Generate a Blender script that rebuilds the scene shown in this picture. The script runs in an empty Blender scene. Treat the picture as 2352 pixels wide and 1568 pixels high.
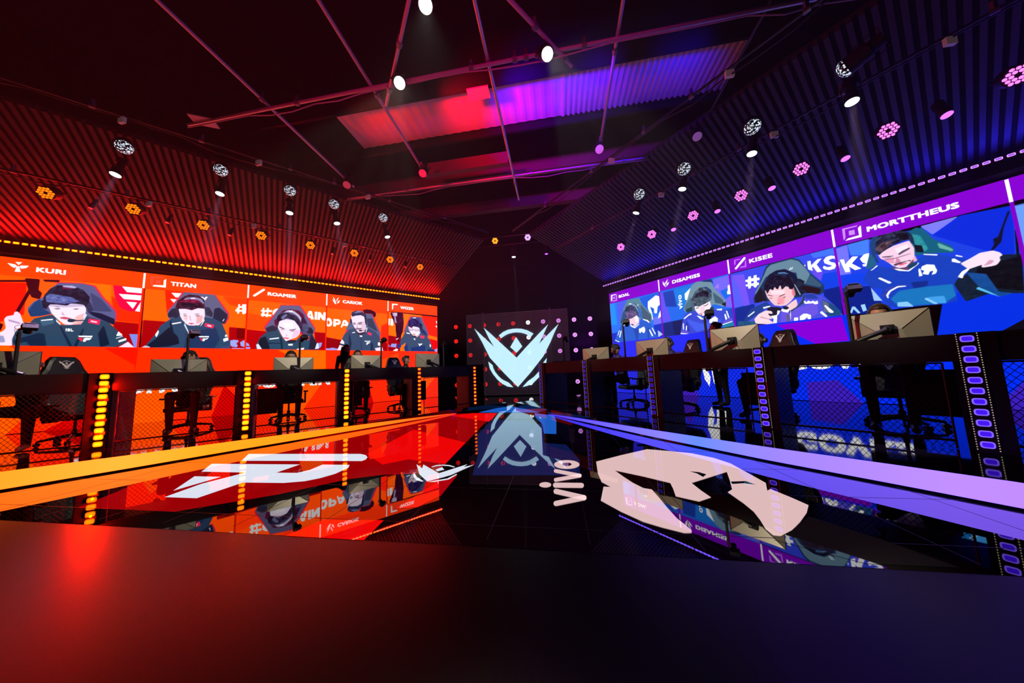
import bpy, bmesh, math, random
import numpy as np
from mathutils import Vector, Matrix
random.seed(7)
SC = bpy.context.scene
COL = SC.collection
R = math.radians
# ------------------------------------------------------------------ camera
cam_d = bpy.data.cameras.new('camera'); cam = bpy.data.objects.new('camera', cam_d); COL.objects.link(cam)
cam_d.sensor_width = 36.0; cam_d.lens = 672.4545 / 2352 * 36.0; cam_d.clip_start = .02; cam_d.clip_end = 200
_y, _p, _r = R(8.7584), R(5.9192), R(-2.1368)
_F = Vector((-math.sin(_y) * math.cos(_p), math.cos(_y) * math.cos(_p), math.sin(_p)))
_R = Vector((math.cos(_y), math.sin(_y), 0)); _U = _R.cross(_F)
_R2 = _R * math.cos(_r) + _U * math.sin(_r); _U2 = _U * math.cos(_r) - _R * math.sin(_r)
cam.matrix_world = Matrix(((_R2.x, _U2.x, -_F.x, 1.3417), (_R2.y, _U2.y, -_F.y, 0), (_R2.z, _U2.z, -_F.z, .9564), (0, 0, 0, 1)))
SC.camera = cam
# ------------------------------------------------------------------ world, exposure
w = bpy.data.worlds.new('world'); SC.world = w; w.use_nodes = True
w.node_tree.nodes['Background'].inputs[0].default_value = (.12, .02, .2, 1); w.node_tree.nodes['Background'].inputs[1].default_value = .006
SC.view_settings.view_transform = 'Standard'; SC.view_settings.look = 'None'; SC.view_settings.exposure = 0; SC.view_settings.gamma = 1
SC.view_settings.use_curve_mapping = False
SC.cycles.max_bounces = 5; SC.cycles.transparent_max_bounces = 8; SC.cycles.volume_bounces = 0
SC.cycles.sample_clamp_indirect = 4.0; SC.cycles.use_denoising = True
# ------------------------------------------------------------------ the stage's two wings meet at a right angle; distances run along and out from them
TH = R(42.8985); PSX, PSY = .8859, 7.6096; PZ = .11            # far light post of each wing, platform height
def at(side, s, off, z=0.0):
    return Vector((side * (PSX + math.sin(TH) * s + math.cos(TH) * off), PSY - math.cos(TH) * s + math.sin(TH) * off, z))
def rot(side): return side * -(math.pi / 2 - TH)              # local -Y looks at the stage centre
S_OFF = {-1: 3.8373, 1: 3.906}; CELL = 1.8402; S0 = -.6795; ZT, ZTICK, ZB = 3.6219, 3.2471, 1.8412
def light(kind, name, loc, aim, energy, color, size=.1, angle=40, blend=.5, size_y=None, soft=.05):
    d = bpy.data.lights.new(name, kind); d.energy = energy; d.color = color
    o = bpy.data.objects.new(name, d); COL.objects.link(o); o.location = loc
    o.rotation_euler = (Vector(aim) - Vector(loc)).to_track_quat('-Z', 'Y').to_euler()
    if kind == 'AREA':
        d.shape = 'RECTANGLE'; d.size = size; d.size_y = size_y or size
    elif kind == 'SPOT': d.spot_size = R(angle); d.spot_blend = blend; d.shadow_soft_size = soft
    else: d.shadow_soft_size = soft
    return o
def lin(c): return tuple((v / 255 / 12.92) if v <= 10 else ((v / 255 + .055) / 1.055) ** 2.4 for v in c)
# colours of the two halves of the rig
RED = (1, .003, .003); AMB = (1, .12, .0); BLU = (.02, .015, 1); VIO = (.35, .04, 1)
# added spots without lamps, colouring the corrugated panel from red through violet to blue
for x, tx, c, e in ((-1.6, -1.2, (1, .0, .0), 110), (-.1, .35, (1, .0, .02), 420), (.9, 1.25, (.13, .0, 1), 420), (2.1, 2.1, (.1, .0, 1), 200), (3.3, 3.3, (.02, .0, 1), 120)):
    light('SPOT', 'panel_tint_light', (x, 3.5, 4.95), (tx, 4.75, 5.6), e, c, angle=85, blend=1, soft=.08)
# unseen spots added behind the camera to tint the overhead pipes pink
for x, c, e in ((-2.5, (1, 0, .12), 260), (1.0, (1, 0, .2), 330), (3.0, (.8, 0, .5), 160)):
    light('SPOT', 'pipe_tint_light', (x, -.6, 3.6), (x * .5, 3.6, 5.1), e, c, angle=70, blend=1, soft=.1)

# ------------------------------------------------------------------ materials
MATS = {}
def mat(name, col=(.02, .02, .02), rough=.5, metal=0.0, emit=None, strength=1.0, ior=1.45, noise=0.0, sample=True, spec=.5, bump=0.0, nscale=12.0):
    if name in MATS: return MATS[name]
    m = bpy.data.materials.new(name); m.use_nodes = True; nt = m.node_tree; b = nt.nodes['Principled BSDF']
    b.inputs['Base Color'].default_value = (*col, 1); b.inputs['Roughness'].default_value = rough; b.inputs['Metallic'].default_value = metal
    b.inputs['IOR'].default_value = ior; b.inputs['Specular IOR Level'].default_value = spec
    if emit:
        b.inputs['Emission Color'].default_value = (*emit, 1); b.inputs['Emission Strength'].default_value = strength
    if noise or bump:
        tc = nt.nodes.new('ShaderNodeTexCoord'); n = nt.nodes.new('ShaderNodeTexNoise'); n.inputs['Scale'].default_value = nscale; n.inputs['Detail'].default_value = 5
        nt.links.new(tc.outputs['Object'], n.inputs['Vector'])
        if noise:
            mr = nt.nodes.new('ShaderNodeMapRange'); mr.inputs['To Min'].default_value = max(0, rough - noise); mr.inputs['To Max'].default_value = min(1, rough + noise)
            nt.links.new(n.outputs['Fac'], mr.inputs['Value']); nt.links.new(mr.outputs[0], b.inputs['Roughness'])
        if bump:
            bp = nt.nodes.new('ShaderNodeBump'); bp.inputs['Strength'].default_value = bump; bp.inputs['Distance'].default_value = .01
            nt.links.new(n.outputs['Fac'], bp.inputs['Height']); nt.links.new(bp.outputs[0], b.inputs['Normal'])
    if not sample: m.cycles.emission_sampling = 'NONE'
    MATS[name] = m; return m
def glow(name, rgb, gain=1.0, sample=False):                    # a surface that gives off light of one colour
    return mat(name, (.01, .01, .01), .4, emit=lin(rgb), strength=gain, sample=sample)
def gate(name, rgb, gain):                                      # LED pictures: colour attribute drives the light given off
    m = bpy.data.materials.new(name); m.use_nodes = True; nt = m.node_tree; b = nt.nodes['Principled BSDF']
    a = nt.nodes.new('ShaderNodeAttribute'); a.attribute_name = 'led'
    b.inputs['Base Color'].default_value = (.01, .01, .01, 1); b.inputs['Roughness'].default_value = .6
    nt.links.new(a.outputs['Color'], b.inputs['Emission Color']); b.inputs['Emission Strength'].default_value = gain
    MATS[name] = m; return m
# ------------------------------------------------------------------ mesh helpers
class MB:
    def __init__(s): s.v = []; s.f = []; s.m = []; s.T = Matrix.Identity(4)
    def face(s, pts, mi=0):
        i = len(s.v); s.v += [s.T @ Vector(p) for p in pts]; s.f.append(list(range(i, i + len(pts)))); s.m.append(mi); return s
    def add(s, vs, fs, mi=0):
        i = len(s.v); s.v += [s.T @ Vector(p) for p in vs]; s.f += [[i + k for k in f] for f in fs]; s.m += [mi] * len(fs); return s
    def box(s, a, b, mi=0):
        x0, y0, z0 = (min(a[k], b[k]) for k in range(3)); x1, y1, z1 = (max(a[k], b[k]) for k in range(3))
        return s.add([(x0, y0, z0), (x1, y0, z0), (x1, y1, z0), (x0, y1, z0), (x0, y0, z1), (x1, y0, z1), (x1, y1, z1), (x0, y1, z1)],
                     [(0, 3, 2, 1), (4, 5, 6, 7), (0, 1, 5, 4), (1, 2, 6, 5), (2, 3, 7, 6), (3, 0, 4, 7)], mi)
    def tube(s, pts, r, n=8, mi=0, r2=None, cap=True):
        pts = [Vector(p) for p in pts]; rings = []; L = len(pts)
        for i, p in enumerate(pts):
            d = (pts[min(i + 1, L - 1)] - pts[max(i - 1, 0)]).normalized()
            u = d.cross(Vector((0, 0, 1)) if abs(d.z) < .9 else Vector((1, 0, 0))).normalized(); w_ = d.cross(u)
            rr = r if r2 is None else r + (r2 - r) * i / (L - 1)
            if isinstance(r, (list, tuple)): rr = r[i]
            rings.append([p + (u * math.cos(2 * math.pi * k / n) + w_ * math.sin(2 * math.pi * k / n)) * rr for k in range(n)])
        vs = [q for g in rings for q in g]; fs = []
        for i in range(L - 1):
            for k in range(n): fs.append((i * n + k, i * n + (k + 1) % n, (i + 1) * n + (k + 1) % n, (i + 1) * n + k))
        if cap: fs += [tuple(range(n)), tuple(range((L - 1) * n, L * n))[::-1]]
        return s.add(vs, fs, mi)
    def ball(s, c, r, n=10, mi=0, shape=None):
        c = Vector(c); r = r if isinstance(r, (tuple, list)) else (r, r, r); vs = []; fs = []
        vs.append((0, 0, -1))
        for i in range(1, n):
            t = -math.pi / 2 + math.pi * i / n
            for k in range(2 * n): a = math.pi * k / n; vs.append((math.cos(t) * math.cos(a), math.cos(t) * math.sin(a), math.sin(t)))
        vs.append((0, 0, 1)); m2 = 2 * n
        for k in range(m2): fs.append((0, 1 + (k + 1) % m2, 1 + k))
        for i in range(n - 2):
            for k in range(m2): fs.append((1 + i * m2 + k, 1 + i * m2 + (k + 1) % m2, 1 + (i + 1) * m2 + (k + 1) % m2, 1 + (i + 1) * m2 + k))
        t = len(vs) - 1; b = 1 + (n - 2) * m2
        for k in range(m2): fs.append((t, b + k, b + (k + 1) % m2))
        if shape: vs = [shape(*v) for v in vs]
        return s.add([c + Vector((v[0] * r[0], v[1] * r[1], v[2] * r[2])) for v in vs], fs, mi)
    def prism(s, pts, y0, y1, mi=0, cap2=True):                 # outline in local x,z pushed through y
        n = len(pts); vs = [(p[0], y0, p[1]) for p in pts] + [(p[0], y1, p[1]) for p in pts]
        fs = [tuple(range(n))] + ([tuple(range(2 * n - 1, n - 1, -1))] if cap2 else []) + [(k, k + n, (k + 1) % n + n, (k + 1) % n) for k in range(n)]
        return s.add(vs, fs, mi)
    def slab(s, pts, z0, z1, mi=0):                             # outline in x,y pushed through z
        n = len(pts); vs = [(p[0], p[1], z0) for p in pts] + [(p[0], p[1], z1) for p in pts]
        return s.add(vs, [tuple(range(n))[::-1], tuple(range(n, 2 * n))] + [(k, (k + 1) % n, (k + 1) % n + n, k + n) for k in range(n)], mi)
    def mesh(s, name, mats):
        me = bpy.data.meshes.new(name); me.from_pydata([tuple(v) for v in s.v], [], s.f)
        for m in (mats if isinstance(mats, (list, tuple)) else [mats]): me.materials.append(m)
        me.polygons.foreach_set('material_index', s.m); me.update(); return me
    def build(s, name, mats, parent=None, smooth=False, bevel=0, fix=True):
        me = s.mesh(name, mats)
        if fix:
            bm = bmesh.new(); bm.from_mesh(me); bmesh.ops.recalc_face_normals(bm, faces=bm.faces); bm.to_mesh(me); bm.free()
        if smooth: me.polygons.foreach_set('use_smooth', [True] * len(me.polygons))
        o = bpy.data.objects.new(name, me); COL.objects.link(o)
        if parent: o.parent = parent
        if bevel:
            b = o.modifiers.new('bevel', 'BEVEL'); b.width = bevel; b.segments = 2; b.limit_method = 'ANGLE'
        return o
def tag(o, label=None, cat=None, group=None, kind=None):
    if label: o['label'] = label
    if cat: o['category'] = cat
    if group: o['group'] = group
    if kind: o['kind'] = kind
    return o
def thing(name, label, cat, loc=(0, 0, 0), rz=0.0, group=None):
    o = bpy.data.objects.new(name, None); COL.objects.link(o); o.empty_display_size = .1
    o.location = loc; o.rotation_euler = (0, 0, rz); return tag(o, label, cat, group)
KIDS = {}
def copy_tree(o, parent=None):
    c = o.copy(); COL.objects.link(c)
    if parent: c.parent = parent
    for ch in [x for x in bpy.data.objects if x.parent == o]: copy_tree(ch, c)
    return c
def place(proto, used, loc, rz, label, group=None):
    o = copy_tree(proto) if used else proto
    o.location = loc; o.rotation_euler = (0, 0, rz); o['label'] = label
    if group: o['group'] = group
    return o
def aim(o, target, up='Y'):                                     # local -Z of the thing looks at a point
    o.rotation_euler = (Vector(target) - o.location).to_track_quat('-Z', up).to_euler()
from mathutils.geometry import tessellate_polygon
def tri_add(m, P, mi=0):
    P = [Vector(p) for p in P]; T = tessellate_polygon([P])
    n0 = (P[1] - P[0]).cross(P[2] - P[1]); m.add(P, [tuple(t) for t in T], mi)
def circle(r, n, x=0, y=0): return [(x + r * math.cos(2 * math.pi * k / n), y + r * math.sin(2 * math.pi * k / n)) for k in range(n)]
def rrect(w_, h_, r, n=4, x=0, y=0):
    P = []
    for cx, cy, a in ((w_ / 2 - r, h_ / 2 - r, 0), (-w_ / 2 + r, h_ / 2 - r, 90), (-w_ / 2 + r, -h_ / 2 + r, 180), (w_ / 2 - r, -h_ / 2 + r, 270)):
        for k in range(n + 1): t = R(a + 90 * k / n); P.append((x + cx + r * math.cos(t), y + cy + r * math.sin(t)))
    return P
ORD = ['nearest', 'second nearest', 'third nearest', 'fourth nearest', 'fifth nearest', 'sixth nearest', 'seventh nearest', 'eighth nearest', 'ninth nearest']
NTH = ['first', 'second', 'third', 'fourth', 'fifth', 'sixth', 'seventh', 'eighth', 'ninth', 'tenth', 'eleventh', 'twelfth']
SIDE = {-1: 'left red', 1: 'right blue'}
def pts_of(t): return [tuple(float(v) / 1000 for v in q.split(',')) for q in t.split()]
BLACK = mat('black_paint', (.012, .011, .013), .45, noise=.1, spec=.35)
MATT = mat('matt_black', (.006, .006, .008), .8, spec=.15)
METAL = mat('dark_metal', (.05, .05, .055), .35, metal=.8, noise=.1)
STEEL = mat('grey_steel', (.22, .22, .24), .35, metal=.8, noise=.1)
PLASTIC = mat('black_plastic', (.015, .015, .017), .35, bump=.15, nscale=300)
CABLE = mat('black_cable', (.01, .01, .01), .5)
GLOSSY = mat('black_gloss_floor', (.003, .003, .005), .035, ior=2.1, noise=.015, nscale=3)
WHITE = glow('led_white', (255, 255, 255), 1.15)
# ------------------------------------------------------------------ measured data: pictures, lettering, lamp positions (mm for outlines)
VIDEO={
'kuri':(-1,"""255,88,0|0|0|-8654,3269 -6667,3234 -6664,1827 -8540,1815
255,20,0|2|0|-8638,3069 -8191,3127 -8175,2470 -8570,2206
255,110,0|5|0|-7827,3249 -7150,3246 -7125,2865 -7267,2913 -7478,3210
255,40,0|4|0|-7134,2997 -6688,2676 -6682,2402 -7038,2442
60,0,12|1|0|-8223,3220 -8049,3227 -8049,2997 -8003,2942 -8019,2802 -8121,2835 -8164,2980
60,0,12|1|0|-8165,2995 -8129,2955 -8233,2494 -8278,2519
60,0,12|1|0|-8641,3109 -8179,3187 -8176,3145 -8638,3069
60,0,12|1|0|-8015,3225 -7809,3249 -7823,3195 -7995,3182
205,0,60|1|0|-7120,3250 -6678,3232 -6688,2676 -6868,2675 -6997,2746 -7084,3003
255,255,255|0|0|-6996,3236 -6676,3236 -6676,3114 -6916,3111
255,255,255|0|0|-7031,3058 -6676,3067 -6676,2945 -6952,2945
255,255,255|0|0|-6913,2890 -6755,2892 -6809,2732
255,255,255|0|0|-6695,2934 -6675,2673 -6774,2684
150,0,5|2|0|-7047,2425 -6676,2394 -6669,1818 -7097,1810
120,135,225|0|0|-6825,2148 -6676,2147 -6667,1827 -6734,1842
60,0,15|2|0|-8581,2347 -8380,2263 -8400,2132 -8560,2066
205,30,80|1|0|-7841,3197 -7536,3230 -7358,3200 -7230,2951 -7032,2658 -7020,2510 -7052,2342 -7904,2863
88,90,138|1|0|-7822,3182 -7535,3214 -7376,3177 -7254,2940 -7056,2648 -7039,2525 -7047,2342 -7383,2494 -7964,2519 -8135,2533 -8149,2606 -8089,2748 -7988,2852 -7917,3047
60,66,110|3|0|-7419,3040 -7267,2913 -7091,2636 -7344,2627
18,58,108|2|0|-8139,2547 -8087,2711 -8020,2818 -7972,2625 -7862,2514 -7993,2456 -8099,2432
16,24,55|2|0|-7438,2618 -7246,2588 -7050,2474 -7044,2334 -7104,2371 -7337,2515
238,216,238|1|0|-8286,2511 -8256,2536 -8216,2481 -8166,2293 -8188,2210 -8218,2186 -8246,2083 -8266,1995 -8257,1822 -8540,1815 -8551,1955 -8370,2134 -8351,2192 -8383,2363 -8361,2423 -8285,2452
180,150,190|2|0|-8341,2367 -8195,2305 -8209,2275 -8330,2324
150,150,195|1|5|-8558,2052 -8362,2034 -8333,1906 -8545,1885
40,66,92|1|1|-8056,2405 -7853,2507 -7786,2413 -7733,2294 -7511,2317 -7431,2506 -7135,2401 -7005,2229 -6833,1972 -6962,1870 -7039,1819 -8253,1822 -8268,1966 -8238,2141 -8113,2282
20,36,62|3|1|-7985,2111 -7917,2100 -7874,1846 -8064,1841 -8111,1928 -8241,1866 -8255,1952
20,36,62|3|0|-7760,2292 -7732,2278 -7560,1839 -7604,1838
20,36,62|3|0|-7459,2234 -7440,2219 -7506,1840 -7551,1839
16,28,52|4|0|-7190,2332 -7084,1899 -7206,1831 -7254,2134
60,92,120|3|0|-7986,2351 -7839,2439 -7814,2319 -7945,2249
235,212,235|1|0|-6833,1972 -6711,1817 -6998,1812 -6912,1887
60,66,80|2|0|-8209,1852 -8259,1894 -8253,1822 -8191,1824
215,220,238|0|0|-7803,2411 -7739,2316 -7740,2285 -7795,2358
215,220,238|0|0|-7462,2580 -7425,2536 -7451,2417 -7501,2302 -7483,2390
230,160,165|3|0|-7739,2370 -7453,2488 -7484,2324 -7689,2289
242,226,244|2|0|-7924,2722 -7458,2776 -7442,2601 -7466,2479 -7532,2355 -7619,2302 -7709,2323 -7786,2413 -7863,2529
236,178,180|5|0|-7559,2495 -7454,2576 -7497,2381 -7602,2322
200,180,215|4|0|-7924,2730 -7719,2722 -7459,2792 -7455,2720 -7715,2668 -7907,2670
120,90,110|2|0|-7857,2683 -7803,2658 -7760,2676 -7804,2671
80,50,75|1|0|-7858,2645 -7809,2615 -7764,2635 -7772,2649 -7810,2634
80,50,75|1|0|-7624,2643 -7569,2636 -7525,2660 -7571,2658
205,165,200|3|0|-7758,2648 -7735,2572 -7745,2517 -7721,2499 -7682,2507 -7714,2520 -7731,2573
190,80,105|1|0|-7758,2454 -7702,2470 -7610,2443 -7680,2412 -7743,2424
26,26,50|1|14|-7982,2761 -7975,2900 -7917,3047 -7836,3130 -7659,3150 -7507,3076 -7412,2927 -7414,2814 -7446,2665 -7475,2750 -7633,2772 -7692,2710 -7807,2720 -7894,2718 -7930,2629 -7995,2714
84,96,160|3|22|-7957,2887 -7909,2940 -7642,2897 -7535,2815 -7694,2749 -7809,2743 -7948,2765
24,20,44|3|8|-7864,3024 -7650,3023 -7456,2889 -7548,2861 -7734,2932 -7894,2957
100,20,70|3|0|-7782,3107 -7629,3114 -7654,3071 -7770,3061
170,170,215|3|0|-7775,3135 -7659,3153 -7593,3124 -7619,3095 -7764,3105
30,30,55|1|10|-8005,2789 -7948,2765 -7916,2608 -7972,2625
48,50,82|1|8|-7455,2728 -7401,2831 -7345,2643 -7407,2565
34,44,70|1|0|-7665,2392 -7654,2424 -7614,2435 -7568,2423 -7557,2393 -7604,2357 -7650,2362
34,44,70|0|0|-7563,2408 -7435,2426 -7434,2407 -7561,2384
235,30,85|0|0|-7394,2453 -7245,2433 -7253,2328 -7398,2365
255,200,220|1|0|-7369,2423 -7281,2398 -7284,2366 -7366,2384
255,255,255|0|0|-7671,2224 -7658,2224 -7654,2163 -7667,2162
255,255,255|0|0|-7649,2225 -7618,2221 -7614,2165 -7645,2163
255,255,255|0|0|-7609,2224 -7598,2225 -7595,2182 -7572,2180 -7571,2164 -7605,2162
255,255,255|0|0|-7508,2077 -7323,2083 -7327,2051 -7492,2046
255,255,255|0|0|-7404,2035 -7329,2038 -7354,1989 -7396,1984 -7407,1949 -7440,1951 -7431,2022
235,40,70|0|0|-7514,2027 -7445,2030 -7454,1951
240,245,255|1|0|-7979,2379 -7838,2415 -7838,2390 -7974,2358
255,255,255|0|0|-7006,2094 -6983,2198 -6922,2131 -6926,2105
255,255,255|1|6|-6970,1992 -6861,2055 -6858,2005 -6962,1948
200,210,230|1|6|-7008,2048 -6915,2102 -6914,2082 -7002,2029"""),
'titan':(-1,"""255,95,0|0|0|-6649,3236 -4847,3250 -4844,1822 -6638,1815
255,60,0|7|0|-5339,3224 -4847,3231 -4856,2938 -5197,3016
255,30,0|2|0|-6343,3238 -6036,3239 -6093,2564 -6281,2686
255,255,255|0|0|-6236,3193 -6017,3206 -6070,3092 -6162,3089
255,255,255|0|0|-6247,3038 -6119,3042 -6183,2947
150,0,5|2|0|-6636,2486 -6247,2475 -6396,1820 -6638,1815
150,0,5|3|0|-5183,2417 -4854,2400 -4851,1822 -5156,1817
110,0,0|3|0|-5034,2398 -4854,2400 -4863,2114 -5022,2127
205,30,70|1|0|-6048,3246 -5484,3261 -5357,3053 -5200,2789 -5193,2640 -5252,2486 -6283,2720
92,94,128|1|0|-6025,3237 -5490,3245 -5376,3033 -5218,2750 -5219,2638 -5272,2494 -5565,2572 -6251,2551 -6274,2669 -6252,2774 -6159,2941
30,36,64|3|0|-6270,2652 -6208,2796 -6106,2807 -6074,2636 -6241,2569
30,36,64|3|0|-5478,2873 -5390,2919 -5225,2750 -5226,2637 -5272,2485 -5490,2579
210,215,230|0|0|-5295,2557 -5315,2565 -5285,2632 -5277,2624
235,235,245|0|0|-5768,3159 -5694,3159 -5660,3109 -5685,3097 -5717,3129
235,235,245|0|0|-5691,3096 -5645,3175 -5610,3174 -5658,3063
42,68,100|1|1|-6196,2573 -6074,2627 -5925,2473 -5733,2470 -5643,2638 -5453,2609 -5319,2518 -5244,2302 -5154,2066 -5135,1955 -5196,1825 -6597,1824 -6569,1882 -6437,2150 -6363,2373
20,24,44|4|1|-6218,2349 -6143,2216 -6069,2117 -6037,1947 -6214,1874 -6493,1842 -6539,1899 -6410,2068
30,50,90|5|0|-5912,2229 -5430,2400 -5338,2077 -5429,1839 -5961,1828
16,30,55|3|0|-6205,2521 -6143,2216 -6173,2146 -6223,2451
200,190,215|1|0|-6629,1839 -6570,1890 -6505,1867 -6482,1826
210,215,235|0|0|-5987,2416 -5971,2452 -5889,2230 -5899,2203
225,215,200|0|0|-5660,2592 -5634,2567 -5677,2438 -5717,2390 -5684,2473
225,180,190|3|0|-5995,2468 -5687,2527 -5730,2416 -5898,2405
238,222,240|2|0|-6095,2808 -5946,2859 -5654,2855 -5639,2675 -5657,2547 -5720,2444 -5827,2410 -5923,2421 -6022,2535 -6076,2670
230,170,175|7|0|-5780,2680 -5670,2672 -5686,2509 -5781,2448
236,190,195|6|0|-6006,2659 -5934,2648 -5939,2507 -6001,2572
120,80,100|1|0|-6031,2696 -5983,2679 -5937,2697 -5984,2697
70,40,60|1|0|-6023,2667 -5981,2641 -5929,2649 -5982,2658
120,80,100|1|0|-5841,2692 -5770,2720 -5721,2703 -5769,2699
70,40,60|1|0|-5828,2667 -5767,2649 -5713,2677 -5768,2670
215,160,180|2|0|-5911,2650 -5887,2538 -5857,2531 -5877,2565 -5893,2652
200,80,110|1|0|-5925,2464 -5866,2477 -5799,2461 -5864,2434
60,18,40|1|26|-6154,2837 -6118,3016 -6019,3134 -5939,3190 -5769,3186 -5666,3090 -5656,2891 -5666,2853 -5754,2871 -5871,2796 -5991,2819 -6095,2808
120,20,60|3|20|-6116,2981 -5959,3107 -5776,3076 -5735,2991 -5952,2983
28,18,36|2|14|-6022,2975 -5880,2974 -5731,2919 -5754,2871 -5946,2859 -6063,2864
130,130,175|1|0|-6048,3024 -5982,3104 -5852,3138 -5716,3102 -5661,2999 -5685,2978 -5763,3060 -5886,3089 -6003,3048
215,220,240|2|0|-5911,3104 -5839,3122 -5825,3088 -5909,3074
34,34,58|1|8|-6197,2797 -6108,2842 -6063,2654 -6116,2563 -6175,2592
44,46,70|1|10|-5657,2909 -5569,2900 -5498,2761 -5506,2650 -5621,2695
50,70,110|1|0|-5838,2391 -5779,2422 -5730,2407 -5740,2362 -5800,2355
50,70,110|0|0|-5741,2389 -5595,2417 -5594,2399 -5740,2371
235,40,90|0|0|-5624,2492 -5461,2453 -5479,2357 -5629,2402
255,210,225|1|0|-5584,2453 -5508,2432 -5512,2395 -5583,2417
245,245,250|0|0|-6189,2440 -6037,2491 -6036,2461 -6178,2411
255,255,255|0|0|-5729,2150 -5539,2159 -5543,2126 -5703,2119
255,255,255|0|0|-5604,2093 -5543,2114 -5572,2071 -5603,2067 -5613,2027 -5656,2029 -5641,2101
235,40,70|0|0|-5702,2089 -5653,2091 -5662,2029
255,255,255|1|10|-6435,2151 -6390,2270 -6380,2203 -6411,2085
255,255,255|0|0|-5250,2154 -5234,2228 -5191,2166
240,245,250|1|8|-5280,2098 -5191,2147 -5174,2065 -5263,2016
255,255,255|0|0|-5065,2945 -5030,2949 -5028,3045 -4994,3054 -4995,3000 -4950,3005 -4952,3053 -4868,3063 -4865,2822 -4899,2789 -4941,2791 -4940,2853 -4998,2847 -5007,2789 -5044,2795 -5037,2843 -5081,2848 -5076,2896 -5040,2910
255,90,0|0|0|-4996,2952 -4948,2958 -4945,2900 -5001,2894
150,160,240|0|0|-5140,2066 -5094,2068 -5088,2087 -5054,2079 -4992,2072 -4977,2025 -5010,2015 -5015,1959 -4987,1941 -5011,1884 -5106,1901 -5135,1937
150,160,240|0|0|-4949,2017 -4882,2076 -4847,2058 -4847,1888 -4931,1924
150,160,240|0|0|-5105,1864 -4859,1860 -4858,1831 -5103,1836
60,70,110|4|0|-5316,1896 -5148,1937 -5116,1827 -5326,1823"""),
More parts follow.
